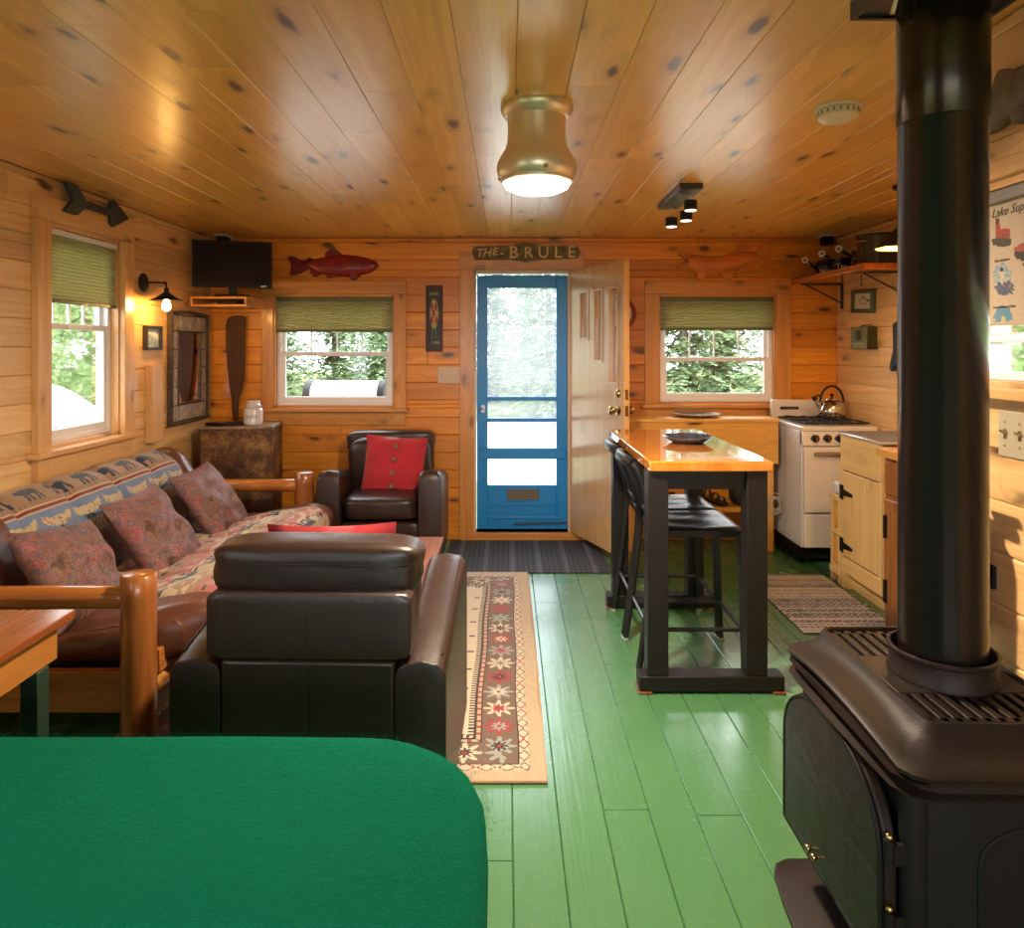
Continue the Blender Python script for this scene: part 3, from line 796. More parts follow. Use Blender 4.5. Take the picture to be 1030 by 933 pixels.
# local y is the thickness; turn so the face looks at +X and leans back
def cush(label, y, x, z, roll, lean, yaw=0, s=.46):
    R = Matrix.Rotation(math.radians(90+yaw), 4, 'Z') @ Matrix.Rotation(math.radians(lean), 4, 'X') @ Matrix.Rotation(math.radians(roll), 4, 'Y')
    o = cushion(label, (x, y, z), 0, 0, 0, s); o.rotation_euler = R.to_euler(); return o
cush('brown and pink woodland tapestry cushion on the sofa nearest the log arm post', 2.98, -1.80, .565, 8, -36, -6)
cush('middle woodland tapestry cushion of the three on the futon sofa', 3.66, -1.79, .555, -2, -36, -4, .50)
cush('tapestry cushion at the far end of the sofa, nearest the far armchair', 4.38, -1.80, .56, -3, -36, -4, .50)

# ================================================================== BED
GREEN = None
def felt():
    t = NT('green_wool_felt'); c = t.coord(); n = t.noise(c, 60, 6, .75, 1.2); n2 = t.noise(c, 3.0, 3); n3 = t.noise(c, 320, 3, .7)
    col = t.mix(n, (.0, .080, .042, 1), (.0, .185, .100, 1)); col = t.mix(t.m2('MULTIPLY', n2, .35), col, (.0, .11, .045, 1))
    t.bsdf(col, .95, 0, .1, t.m2('ADD', n, t.m2('MULTIPLY', n3, .6)), .9, .012, Sheen_Weight=.25, Sheen_Roughness=.6, Sheen_Tint=(.0, .9, .5, 1))
    return t.m
FELT = felt()
bed = thing('bed', 'bed corner covered with a plain emerald green wool blanket', 'bed', (-.95, .5, 0))
bx0, bx1, by0, by1, bz = -1.95, -.035, -.6, 1.545, .694
def bed_ring(inset, z, rc=.24, n=10):
    x0, x1, y0, y1 = bx0+inset, bx1-inset, by0+inset, by1-inset; r = max(.02, rc-inset*.6); pts = []
    for cx, cy, a0 in ((x1-r, y1-r, 0), (x0+r, y1-r, 90), (x0+r, y0+r, 180), (x1-r, y0+r, 270)):
        for k in range(n+1):
            a = math.radians(a0+90*k/n); pts.append((cx+r*math.cos(a), cy+r*math.sin(a), z))
    # denser straight edges
    out = []
    for i, p in enumerate(pts):
        q = pts[(i+1) % len(pts)]; L = math.dist(p, q); k = max(1, int(L/.08))
        for j in range(k): out.append(tuple(p[a]+(q[a]-p[a])*j/k for a in range(3)))
    return out
m = MB(); rings = []
N0 = len(bed_ring(0, 0))
def resample(r, N):
    L = [0]
    for i in range(len(r)): L.append(L[-1]+math.dist(r[i], r[(i+1) % len(r)]))
    out = []; j = 0
    for k in range(N):
        t = L[-1]*k/N
        while L[j+1] < t: j += 1
        f = (t-L[j])/(L[j+1]-L[j]+1e-9); a, b = r[j], r[(j+1) % len(r)]
        out.append([a[q]+(b[q]-a[q])*f for q in range(3)])
    return out
for inset, z in ((.012, .10), (.010, .25), (.004, .42), (0, .55), (.004, bz-.060), (.018, bz-.030), (.040, bz-.012), (.075, bz-.002), (.13, bz+.004), (.22, bz+.007), (.35, bz+.010), (.5, bz+.013), (.65, bz+.014), (.8, bz+.015), (.93, bz+.015)):
    r = resample(bed_ring(inset, z), 150)
    if z < .6:
        for p in r:
            w = .008*noise.noise(Vector((p[0]*6, p[1]*6, z*1.2)))*(1 if z < .5 else .4); p[0] += w; p[1] += w
    else:
        for p in r: p[2] += .006*noise.noise(Vector((p[0]*3, p[1]*3, 0)))
    rings.append(r)
m.ring(rings, True, True); blk = obj('blanket', m, FELT, bed, angle=80)
m = MB(); m.puff((-.99, .46, .47), (1.86, 2.05, .34), 12, 8); obj('mattress', m, plain('white_ticking', (.7, .7, .68, 1), .9), bed)
m = MB(); m.box(-1.88, -.10, -.5, 1.42, .06, .28); obj('bed_base', m, M['red_end'], bed, bevel=.01)
for sx in (-1.8, -.2):
    for sy in (-.4, 1.3):
        m = MB(); m.cyl((sx, sy, 0), (sx, sy, .07), .03); obj('leg', m, M['red_end'], bed)
# wool fuzz standing off the blanket
m = MB(); rnd = random.Random(3)
for k in range(26000):
    if k < 15000:   # along the far edge and the corner
        q = rings[rnd.choice((4, 5, 6, 7, 8))][rnd.randrange(0, 75)]
        p = Vector(q)+Vector((rnd.uniform(-.02, .02), rnd.uniform(-.02, .02), 0)); nn = Vector((rnd.uniform(-1, 1), rnd.uniform(-.3, 1), rnd.uniform(.4, 1.4)))
        p.z = min(p.z, bz+.004)
    else:
        p = Vector((rnd.uniform(-1.15, -.10), rnd.uniform(.55, 1.45), bz+.008)); nn = Vector((rnd.uniform(-1, 1), rnd.uniform(-1, 1), rnd.uniform(.3, .8)))
    nn.normalize(); L = rnd.uniform(.003, .008); sd = Vector((rnd.uniform(-1, 1), rnd.uniform(-1, 1), 0)).normalized()*.00035
    m.add([p-nn*.002-sd, p-nn*.002+sd, p+nn*L+Vector((rnd.uniform(-.002, .002),)*3)], [(0, 1, 2)])
fz = obj('wool_fuzz', m, FELT, bed, smooth=False, recalc=False); fz['kind'] = 'stuff'

# ================================================================== SIDE TABLE at the left edge
STY = wood('red_pine_top', (.20, .045, .010, 1), (.38, .12, .028, 1), 'Y', 'X', .5, .28, .4, tone=.15)
STX = wood('pine_apron', (.36, .12, .02, 1), (.56, .24, .05, 1), 'Y', 'Z', .8, .4, .1, tone=.1)
DGR = plain('dark_green_paint', (.018, .040, .022, 1), .45)
tb = thing('side_table', 'wooden side table with plank top and dark green legs, between bed and futon arm', 'side table', (-1.6, 1.83, 0))
for k, (a, b) in enumerate(((-1.95, -1.815), (-1.811, -1.675), (-1.671, -1.535), (-1.531, -1.40), (-1.396, -1.26))):
    m = MB(); m.box(a, b, 1.59, 2.09, .712, .738, k*.17); obj('top_plank', m, STY, tb, bevel=.003)
m = MB(); m.box(-1.905, -1.290, 1.60, 2.055, .61, .711, .3); obj('apron', m, STX, tb, bevel=.003)
for x in (-1.93, -1.335):
    for y in (1.64, 1.985): m = MB(); m.box(x, x+.05, y-.025, y+.025, 0, .61); obj('leg', m, DGR, tb, bevel=.003)

# ================================================================== COFFEE TABLE
CT = wood('reddish_plank_top', (.24, .085, .060, 1), (.42, .20, .15, 1), 'Y', 'X', .6, .3, .3, tone=.2)
ct = thing('coffee_table', 'low red-brown plank coffee table between the two leather armchairs', 'coffee table', (-.66, 3.55, 0))
for k in range(4):
    m = MB(); m.box(-.95+k*.1475, -.95+(k+1)*.1475-.003, 3.02, 4.10, .392, .42, .1+k*.23); obj('top_plank', m, CT, ct, bevel=.003)
m = MB(); m.box(-.90, -.41, 3.08, 4.04, .32, .391, .3); obj('apron', m, CT, ct, bevel=.003)
for x in (-.92, -.455):
    for y in (3.06, 3.99): m = MB(); m.box(x, x+.065, y, y+.065, .0136, .391, .4); obj('leg', m, CT, ct, bevel=.004)

# ================================================================== RUG, MATS
def star8(dx, dy, R):
    r = math.hypot(dx, dy); a = math.atan2(dy, dx)
    return r < R*(.50+.56*abs(math.cos(4*a))**2.2)
rx0, rx1, ry0, ry1 = -1.50, .135, 2.466, 4.757
RT, RB, RC, RR, RG, RK = (.50, .375, .25), (.16, .105, .075), (.64, .53, .39), (.36, .035, .045), (.32, .33, .30), (.035, .025, .025)
def rug_col(u, v):
    x = rx0+(rx1-rx0)*u; y = ry0+(ry1-ry0)*v
    d = min(x-rx0, rx1-x, y-ry0, ry1-y)
    side = 'x' if min(x-rx0, rx1-x) < min(y-ry0, ry1-y) else 'y'
    s = (y-ry0) if side == 'x' else (x-rx0)
    q = noise.noise(Vector((x*40, y*40, 0)))
    if d < .052: return tuple(c*(1+.12*q) for c in RT)
    if d < .100:
        if d < .057 or d > .095: return RK
        w = (s % .075)/.075; e = abs((d-.076)/.019)
        if abs(abs(w-.5)*2-e*.8-.1) < .16: return RR if int(s/.075) % 3 == 0 else (.22, .13, .08)
        return RC if e < .9 else RT
    if d < .235:
        c = .1675; k = int(s/.141); sc_ = (s % .141)-.0705; dd_ = d-c
        if star8(dd_*1.0, sc_*1.0, .064):
            if star8(dd_, sc_, .034): return (RC, RK, RG, RR)[k % 4] if abs(dd_)+abs(sc_) > .012 else RR
            return (RC, RG, RR)[k % 3]
        return RB if q > -.3 else (.19, .11, .075)
    if d < .262: return RR if int(s/.016) % 3 == 0 and abs(d-.2485) < .006 else (RT if .2395 < d < .2575 else RK)
    if d < .290: return RK if int(s/.011) % 2 == 0 or d < .266 else RC
    w, t = (x-rx0) % .30-.15, (y-ry0) % .19-.095
    if abs(t) < .008 and abs(w) < .05 and (abs(abs(w)-.03) < .016 or abs(w) < .006): return RK
    if star8(w-.13*math.copysign(1, w), t-.09*math.copysign(1, t), .028): return (.20, .10, .07)
    cx, cy = x-(rx0+rx1)/2, y-(ry0+ry1)/2
    m_ = abs(cx)/.42+abs(cy)/.75
    if m_ < .95: return RB if m_ > .86 else (RR if int(m_*14) % 3 == 0 else (RG if int(m_*14) % 3 == 1 else RT))
    return tuple(c*(1+.07*q) for c in RC)
RUGM = attr_mat('woven_rug', .95, .9, 500, .3, var=.18)
mb = MB(); cgrid(mb, 300, 420, lambda u, v: (rx0+(rx1-rx0)*u+.004*math.sin(v*17)*u, ry0+(ry1-ry0)*v, .0125+.001*noise.noise(Vector((u*9, v*12, 0)))), rug_col)
rg = thing('area_rug', 'cream and brown patterned area rug with a border of eight-pointed stars', 'rug', ((rx0+rx1)/2, (ry0+ry1)/2, 0))
obj('rug_pile', mb, RUGM, rg, recalc=False, angle=80)
m = MB(); m.box(rx0+.003, rx1-.001, ry0+.002, ry1-.002, .001, .0115); obj('rug_backing', m, plain('tan_rug_edge', (.42, .27, .15, 1), .9), rg, bevel=.004)
m = MB(); m.tube([(rx0, ry0, .007), (rx1+.002, ry0, .007), (rx1+.004, (ry0+ry1)/2, .007), (rx1+.002, ry1, .007), (rx0, ry1, .007), (rx0, ry0, .007)], .0065, 8); obj('rug_binding', m, plain('tan_binding', (.48, .30, .17, 1), .9), rg)
# entry mat
def mat_entry():
    t = NT('charcoal_ribbed_mat'); o = t.xyz(t.coord())
    a = t.m2('ABSOLUTE', t.m2('SINE', t.m2('MULTIPLY', o[0], 90.0))); b = t.m2('ABSOLUTE', t.m2('SINE', t.m2('MULTIPLY', o[1], 60.0)))
    big = t.m2('ABSOLUTE', t.m2('SINE', t.m2('MULTIPLY', o[0], 17.0)))
    f = t.m2('MULTIPLY', a, b); col = t.mix(f, (.055, .06, .075, 1), (.018, .02, .027, 1)); col = t.mix(t.step(big, .93, .99), col, (.085, .095, .115, 1))
    t.bsdf(col, .85, 0, .3, f, .6, .004); return t.m
m = MB(); m.box(-.44, .70, 4.765, 5.56, .0008, .009); tag(obj('door_mat', m, mat_entry(), bevel=.003), 'wide charcoal ribbed entry mat lying at the blue door', 'door mat')
# woven kitchen mat
def kcol(u, v):
    i, j = int(u*30), int(v*56); r = noise.noise(Vector((i*.9, j*.35, 2))); q = (i+j) % 2
    base = [(.17, .22, .34), (.60, .64, .74), (.26, .31, .46), (.72, .74, .78), (.10, .13, .22)][(j*3+int(4*noise.noise(Vector((j*1.7, 0, 5)))+8)) % 5]
    if q and r > -.2: base = tuple(c*.45+.42 for c in base)
    if v > .55 and r > .1: base = (base[0]*1.15+.06, base[1]*1.05, base[2]*.75)
    return base
mb = MB(); cgrid(mb, 120, 224, lambda u, v: (1.557+.52*u, 3.757+.96*v, .008+.0022*abs(math.sin(u*30*PI))*abs(math.sin(v*56*PI))), kcol)
km = thing('kitchen_mat', 'grey and cream woven mat on the floor before the pine sink cabinet', 'mat', (1.82, 4.23, 0))
obj('woven_top', mb, attr_mat('rag_weave', .9, .5, 300, var=.05), km, recalc=False, angle=80)
m = MB(); m.box(1.557, 2.077, 3.757, 4.717, .0008, .0085); obj('mat_edge', m, plain('grey_mat_edge', (.2, .19, .2, 1), .9), km, bevel=.003)
# ================================================================== PUB TABLE + STOOLS
BLK = plain('satin_black_paint', (.012, .009, .008, 1), .5, spec=.28, var=.1)
BLKM = plain('black_metal', (.016, .017, .020, 1), .32, .25, spec=.6, var=.1)
def table_top_mat():
    m_ = wood('orange_lacquered_top', (.58, .17, .018, 1), (.80, .32, .045, 1), 'Y', 'X', .35, .07, 1.0, tone=.1, cior=2.0, crough=.05); return m_
TTOP = table_top_mat()
pt = thing('pub_table', 'tall narrow table with glossy orange wood top and black trestle legs', 'table', (.875, 3.69, 0))
m = MB(); m.box(.613, 1.148, 3.08, 4.30, .968, 1.013, .4); obj('tabletop', m, TTOP, pt, bevel=.006, seg=3)
for yb in (3.145, 4.155):
    m = MB(); m.box(.575, 1.205, yb-.045, yb+.045, .012, .078); b_ = obj('foot_bar', m, BLK, pt, bevel=.006)
    for xx in (.60, 1.18): m = MB(); m.box(xx-.03, xx+.03, yb-.05, yb+.05, 0, .0119); obj('foot_pad', m, M['red_end'], b_, bevel=.003)
    for xx in (.655, 1.085): m = MB(); m.box(xx-.045, xx+.045, yb-.045, yb+.045, .0785, .966); obj('leg', m, BLK, pt, bevel=.004)
    m = MB(); m.box(.7005, 1.0395, yb-.025, yb+.025, .885, .966); obj('apron_end', m, BLK, pt, bevel=.003)
for xx in (.705, 1.035): m = MB(); m.box(xx-.015, xx+.015, 3.1905, 4.1095, .885, .966); obj('apron_side', m, BLK, pt, bevel=.003)
FOOTC = plain('clear_foot_glide', (.65, .65, .66, 1), .2, .6)
def stool(label, group):
    # local: front of the stool (towards the table) = +x, width along y
    t = thing('counter_stool', label, 'stool', (0, 0, 0), group)
    w = .185
    for sy in (-1, 1):
        pts = bezsmooth([(-.272, sy*w, .012), (-.232, sy*w, .30), (-.203, sy*w*.98, .56), (-.200, sy*w*.97, .69), (-.228, sy*w*.96, .81), (-.272, sy*w*.94, .925), (-.300, sy*w*.90, .962)], 4, False)
        m = MB(); m.tube(pts, .0165, 8); obj('back_leg', m, BLKM, t, angle=50)
        m = MB(); m.tube([(.215, sy*w, .012), (.195, sy*w*.98, .60), (.192, sy*w*.97, .635)], .0155, 8); obj('front_leg', m, BLKM, t)
        for xx in (-.272, .215): m = MB(); m.lathe([(0, 0), (.016, 0), (.018, .006), (.018, .016), (.012, .020), (0, .02)], (xx, sy*w, 0), 12); obj('glide', m, FOOTC, t)
        m = MB(); m.tube([(-.245, sy*w, .20), (.208, sy*w, .20)], .010, 8); obj('stretcher', m, BLKM, t)
    m = MB(); m.tube([(.208, -w, .20), (.208, w, .20)], .0105, 8); obj('foot_rung', m, BLKM, t)
    m = MB(); m.tube([(-.240, -w, .23), (-.240, w, .23)], .009, 8); obj('rear_rung', m, BLKM, t)
    # scooped seat
    def seat(u, v):
        x = -.195+.405*u; y = (-.195+.39*v)*(1-.03*math.cos(PI*u)); uu, vv = 2*u-1, 2*v-1
        dip = .016*math.exp(-((uu+.1)/.55)**2-(abs(vv)-.45)**2/.09)
        z = .672-dip+.004*uu*uu-.012*max(0, abs(uu)-.86)/.14-.012*max(0, abs(vv)-.86)/.14
        return (x, y, z)
    m = MB(); cgrid(m, 22, 22, seat, lambda u, v: None); n_ = 22
    o = obj('seat', m, BLKM, t, recalc=False, angle=80)
    m = MB(); R_ = [(-.195, -.195), (.207, -.19), (.207, .19), (-.195, .195)]
    m.frame(R_, [(a*.95, b*.95) for a, b in R_], .625, .66, 'XY'); obj('seat_apron', m, BLKM, t, bevel=.006)
    # curved back: top rail, lower rail, three slats
    tp = [(-.300, -w*.90, .962), (-.318, -w*.6, .970), (-.328, 0, .974), (-.318, w*.6, .970), (-.300, w*.90, .962)]
    m = MB(); m.tube(bezsmooth(tp, 4, False), .019, 10, flat=1.5); obj('top_rail', m, BLKM, t, angle=50)
    lp = [(-.187, -w*.95, .705), (-.200, 0, .712), (-.187, w*.95, .705)]
    m = MB(); m.tube(bezsmooth(lp, 4, False), .015, 8, flat=1.3); obj('lower_rail', m, BLKM, t)
    for k in (-1, 0, 1):
        y = k*.085; pts = bezsmooth([(-.204, y, .71), (-.236, y, .81), (-.285, y*.97, .915), (-.322, y*.95, .970)], 4, False)
        m = MB(); v = []; f = []
        for i, (x, yy, z) in enumerate(pts):
            v += [(x-.005, yy-.020, z), (x-.005, yy+.020, z), (x+.005, yy+.020, z), (x+.005, yy-.020, z)]
            if i:
                o_ = i*4
                for q in range(4): f.append((o_-4+q, o_-4+(q+1) % 4, o_+(q+1) % 4, o_+q))
        m.add(v, f); obj('slat', m, BLKM, t, angle=50)
    m = MB(); m.tube([(-.205, -w*.985, .700), (-.216, -w*1.0, .688), (-.205, -w*.985, .672)], .0045, 6); obj('steel_clip', m, FOOTC, t)
    return t
s1 = stool('black metal counter stool at the near end of the pub table', 'black metal counter stools')
place(s1, (.882, 3.492, 0)); s2 = dup(s1, (.880, 3.900, 0), None, 'black metal counter stool at the far end of the pub table, behind the other stool')

# plates
def dish(label, loc, r, mt, h=.03):
    m = MB(); m.lathe([(0, 0), (r*.60, 0), (r*.66, .004), (r*.88, h*.75), (r, h), (r*1.0, h+.004), (r*.86, h*.8), (r*.62, .010), (0, .008)], loc, 40)
    t = obj('plate', m, mt, angle=60); tag(t, label, 'plate'); return t
dish('blue-grey stoneware plate on the orange pub table', (.935, 3.70, 1.0135), .128, plain('slate_blue_glaze', (.06, .075, .115, 1), .18, spec=.6, var=.6, vscale=26))
pl = dish('wide pale metal platter on the pine counter under the back window', (1.43, 5.40, .984), .178, plain('pewter_platter', (.50, .50, .44, 1), .25, .4), .022)

# ================================================================== PINE COUNTER under window_3
CX = wood('pine_counter', (.68, .30, .05, 1), (.92, .54, .14, 1), 'X', 'Z', .9, .35, .2, tone=.12)
CZ = wood('pine_counter_leg', (.70, .34, .07, 1), (.92, .58, .18, 1), 'Z', 'X', .5, .35, .2, tone=.12)
pc = thing('pine_counter', 'pine counter with deep apron and open lower shelf under the back window', 'counter', (1.43, 5.41, 0))
m = MB(); m.box(.865, 1.995, 5.235, 5.57, .955, .983, .3); obj('counter_top', m, CX, pc, bevel=.004)
m = MB(); m.box(.870, 1.99, 5.245, 5.27, .65, .954, .62); m.box(.94, 1.90, 5.2405, 5.2449, .69, .915, .15); obj('apron_panel', m, CX, pc, bevel=.003)
m = MB(); m.box(.870, .895, 5.2705, 5.565, .65, .954, .5); m.box(1.965, 1.99, 5.2705, 5.565, .65, .954, .5); obj('apron_side', m, CX, pc, bevel=.003)
for xx in (.875, 1.89):
    for yy in (5.273, 5.52): m = MB(); m.box(xx, xx+.075, yy, yy+.04, 0, .649, xx*.3); obj('leg', m, CZ, pc, bevel=.003)
m = MB(); m.box(.875, 1.965, 5.275, 5.565, .30, .335, .8)
m = MB(); m.box(.951, 1.889, 5.255, 5.56, .295, .33, .8); obj('lower_shelf', m, CX, pc, bevel=.003)
# shoes on the shelf
def shoe(mt, sole):
    t = thing('sandal', 'dark strapped sandal on the lower shelf of the pine counter', 'sandal', (0, 0, 0), 'dark sandals on the counter shelf')
    out = bezsmooth([(-.13, -.03), (-.14, .0), (-.13, .03), (-.04, .028), (.06, .042), (.125, .03), (.14, 0), (.12, -.035), (.05, -.042), (-.04, -.028)], 3)
    m = MB(); m.prism(out, 0, .022, 'XY'); obj('sole', m, sole, t, bevel=.004)
    m = MB(); m.prism([(a*.92, b*.9) for a, b in out], .0222, .028, 'XY'); obj('footbed', m, mt, t)
    for x, h, w in ((.07, .045, .040), (.01, .06, .034), (-.09, .075, .032)):
        pts = [(x, w*math.cos(a)*-1, .022+h*math.sin(a)) for a in [PI*k/10 for k in range(11)]]
        m = MB(); rings = [[(p[0]-.014, p[1], p[2]), (p[0]+.014, p[1], p[2]), (p[0]+.014, p[1]*.93, p[2]-.003), (p[0]-.014, p[1]*.93, p[2]-.003)] for p in pts]
        m.ring(rings); obj('strap', m, mt, t)
    return t
sh = shoe(plain('brown_strap', (.06, .03, .02, 1), .5), plain('black_rubber', (.015, .014, .014, 1), .7))
place(sh, (1.17, 5.35, .3302), math.radians(8))
for k, (x, y, a) in enumerate(((1.20, 5.49, 10), (1.44, 5.41, -75), (1.57, 5.41, -70))): dup(sh, (x, y, .3302), math.radians(a))
# shaft of a black boot-like tool bag at the right end
m = MB(); m.puff((1.775, 5.40, .408), (.17, .18, .15), 6, 7, (.0, .0, .0)); tb_ = obj('tool_bag', m, plain('black_canvas', (.02, .02, .022, 1), .8)); tag(tb_, 'small black bag at the right end of the pine counter shelf', 'bag')

# coiled white cable hanging on the counter leg
m = MB(); pts = []
for k in range(5*24+1):
    a = 2*PI*k/24; r = .076-.0085*(k/24); pts.append((1.962+.010*math.sin(k/24*2.1)+r*math.cos(a)*.8, 5.262-.004*(k/24)-.01, .352+.012*math.cos(k/24*1.7)+r*math.sin(a)))
pts += [(1.99, 5.20, .34), (2.018, 5.19, .345)]
m.tube(pts, .0026, 6); m2_ = obj('coiled_cable', m, plain('pale_grey_cable', (.50, .48, .42, 1), .4)); tag(m2_, 'coil of pale cable hanging on the right leg of the pine counter', 'cable')
m2_.location.y += 0.0

# ================================================================== GAS RANGE
ENA = plain('cream_white_enamel', (.74, .66, .58, 1), .22, var=.03, Coat_Weight=.5)
ENS = plain('white_enamel_side', (.70, .70, .70, 1), .3, var=.03, Coat_Weight=.3)
IRON = plain('cast_iron_grate', (.015, .015, .016, 1), .45)
CHR = plain('chrome', (.62, .62, .63, 1), .12, 1)
gx0, gx1, gy0, gy1 = 2.03, 2.545, 4.915, 5.545
gr = thing('gas_range', 'narrow white gas range in the kitchen corner with black knobs and backsplash', 'range', (2.29, 5.23, 0))
m = MB(); m.box(gx0, gx1, gy0+.02, gy1, .125, .925); obj('body', m, ENS, gr, bevel=.004)
m = MB(); m.box(gx0-.001, gx0, gy0+.30, gy0+.302, .2, .92); m.box(gx0+.02, gx1-.02, gy0+.07, gy1-.05, .035, .124); obj('toe_kick', m, BLK, gr)
for x in (gx0+.04, gx1-.04):
    for y in (gy0+.12, gy1-.08): m = MB(); m.cyl((x, y, 0), (x, y, .034), .018, n=12); obj('leg', m, BLK, gr)
m = MB(); m.box(gx0-.004, gx1+.004, gy0+.005, gy1-.03, .926, .962); ck = obj('cooktop', m, ENA, gr, bevel=.008, seg=3)
m = MB(); m.box(gx0, gx1, gy1-.055, gy1, .963, 1.105); bs = obj('backsplash', m, ENA, gr, bevel=.012, seg=3)
m = MB(); m.box(gx0+.065, gx0+.205, gy1-.0590, gy1-.0551, 1.030, 1.052); bd = obj('badge', m, BLK, bs, bevel=.001)
m = MB()
for k in range(9): m.box(gx0+.085+k*.0115, gx0+.085+k*.0115+.007, gy1-.0598, gy1-.0592, 1.037, 1.044+(.002 if k in (0, 5) else 0))
obj('badge_lettering', m, CHR, bd)
m = MB(); m.add([(gx0, gy0+.012, .925), (gx1, gy0+.012, .925), (gx1, gy0-.008, .83), (gx0, gy0-.008, .83), (gx0, gy0+.05, .925), (gx1, gy0+.05, .925), (gx1, gy0+.05, .83), (gx0, gy0+.05, .83)], [(0, 1, 2, 3), (4, 7, 6, 5), (0, 3, 7, 4), (1, 5, 6, 2), (0, 4, 5, 1), (3, 2, 6, 7)]); cp_ = obj('control_panel', m, ENA, gr, bevel=.003)
for k in range(5):
    T = Matrix.Translation((gx0+.085+k*.083, gy0+.002, .878)) @ Matrix.Rotation(PI/2+.2, 4, 'X')
    m = MB(); m.lathe([(0, 0), (.028, 0), (.028, .003), (.023, .005), (.021, .022), (.018, .025), (0, .026)], n=20, T=T); kb = obj('knob', m, BLK, gr)
    m = MB(); m.lathe([(.027, 0), (.033, 0), (.033, .003), (.027, .004)], n=20, T=T); m.box(-.003, .003, -.02, .02, .0262, .034, T=T); obj('knob_ring', m, CHR, kb)
m = MB(); m.box(gx0+.006, gx1-.006, gy0-.018, gy0+.0195, .372, .822); od = obj('oven_door', m, ENA, gr, bevel=.008, seg=3)
m = MB(); m.box(gx0+.06, gx1-.06, gy0-.05, gy0-.035, .768, .792); m.box(gx0+.07, gx0+.09, gy0-.036, gy0-.017, .77, .79); m.box(gx1-.09, gx1-.07, gy0-.036, gy0-.017, .77, .79); obj('handle', m, CHR, od, bevel=.004)
m = MB(); m.box(gx0+.006, gx1-.006, gy0-.012, gy0+.0195, .130, .360); dw = obj('broiler_drawer', m, ENA, gr, bevel=.008, seg=3)
m = MB(); m.box(gx0+.20, gx1-.20, gy0-.032, gy0-.013, .288, .308); obj('handle', m, plain('brown_handle', (.25, .13, .06, 1), .4), dw, bevel=.004)
for ax in (gx0+.14, gx1-.14):
    for ay in (gy0+.16, gy0+.41):
        m = MB(); m.lathe([(0, 0), (.045, 0), (.045, .01), (.03, .016), (0, .016)], (ax, ay, .963), 20); obj('burner', m, IRON, gr)
        m = MB()
        for k in range(4):
            a = PI/2*k+PI/4; m.tube([(ax+.02*math.cos(a), ay+.02*math.sin(a), .99), (ax+.105*math.cos(a), ay+.105*math.sin(a), .99), (ax+.11*math.cos(a), ay+.11*math.sin(a), .964)], .005, 6)
        m.frame([(ax-.11, ay-.11), (ax+.11, ay-.11), (ax+.11, ay+.11), (ax-.11, ay+.11)], [(ax-.10, ay-.10), (ax+.10, ay-.10), (ax+.10, ay+.10), (ax-.10, ay+.10)], .972, .984, 'XY')
        obj('grate', m, IRON, gr)
# kettle
SS = plain('polished_steel', (.62, .58, .50, 1), .10, 1)
kt = thing('kettle', 'shiny steel whistling kettle with black hoop handle on the range', 'kettle', (2.415, 5.31, .9955))
kc = (2.405, 5.30, .996)
m = MB(); m.lathe([(0, 0), (.088, 0), (.096, .012), (.097, .045), (.088, .085), (.066, .112), (.045, .120), (0, .122)], kc, 36); kb = obj('kettle_body', m, SS, kt)
m = MB(); m.lathe([(0, .1215), (.046, .1215), (.044, .128), (.02, .135), (0, .136)], kc, 24); ld = obj('lid', m, SS, kt)
m = MB(); m.lathe([(0, .135), (.006, .136), (.006, .145), (.014, .150), (.014, .162), (.006, .168), (0, .168)], kc, 16); obj('lid_knob', m, BLK, ld)
m = MB(); m.tube([(kc[0]-.085, kc[1], kc[2]+.07), (kc[0]-.11, kc[1], kc[2]+.10), (kc[0]-.125, kc[1], kc[2]+.125)], [.022, .016, .014], 12); sp_ = obj('spout', m, SS, kt)
m = MB(); m.tube([(kc[0]-.122, kc[1], kc[2]+.12), (kc[0]-.135, kc[1], kc[2]+.145)], [.018, .016], 12); m.tube([(kc[0]-.128, kc[1], kc[2]+.14), (kc[0]-.10, kc[1], kc[2]+.155), (kc[0]-.075, kc[1], kc[2]+.14)], .007, 8); obj('whistle_cap', m, BLK, sp_)
m = MB(); m.tube([(kc[0]+.086*math.cos(a)-.0, kc[1], kc[2]+.105+.118*math.sin(a)) for a in [PI*k/16 for k in range(17)]], .0085, 10); obj('handle', m, BLK, kt)

# ================================================================== SINK BASE CABINET and its neighbours (right side)
CAB = wood('pale_pine_cabinet', (.76, .46, .16, 1), (.93, .68, .32, 1), 'Z', 'Y', .9, .38, .2, tone=.04)
CABY = wood('pale_pine_rail', (.76, .46, .16, 1), (.93, .68, .32, 1), 'Y', 'Z', .5, .38, .2, tone=.04)
sk = thing('sink_cabinet', 'pale pine sink cabinet with black strap hinges beside the white range', 'cabinet', (2.34, 4.27, 0))
sx, sy0, sy1 = 2.105, 4.03, 4.52
m = MB(); m.box(sx+.022, 2.56, sy0, sy1, .10, .93, .3); obj('carcass', m, CAB, sk, bevel=.003)
m = MB(); m.box(sx, sx+.0215, sy0, sy1, .74, .955, .5); obj('top_rail', m, CABY, sk, bevel=.003)
m = MB(); m.box(sx, sx+.0215, sy0, sy1, .10, .195, .7); obj('bottom_rail', m, CABY, sk, bevel=.003)
m = MB(); m.box(sx, sx+.0215, sy1-.04, sy1, .1955, .7395, .9); m.box(sx, sx+.0215, sy0, sy0+.03, .1955, .7395, .9); obj('stile', m, CAB, sk, bevel=.003)
m = MB()
for k in range(3): a = sy0+.034+k*.139; m.box(sx-.006, sx+.015, a, a+.1365, .21, .732, .15+k*.31)
dr = obj('door', m, CAB, sk, bevel=.003)
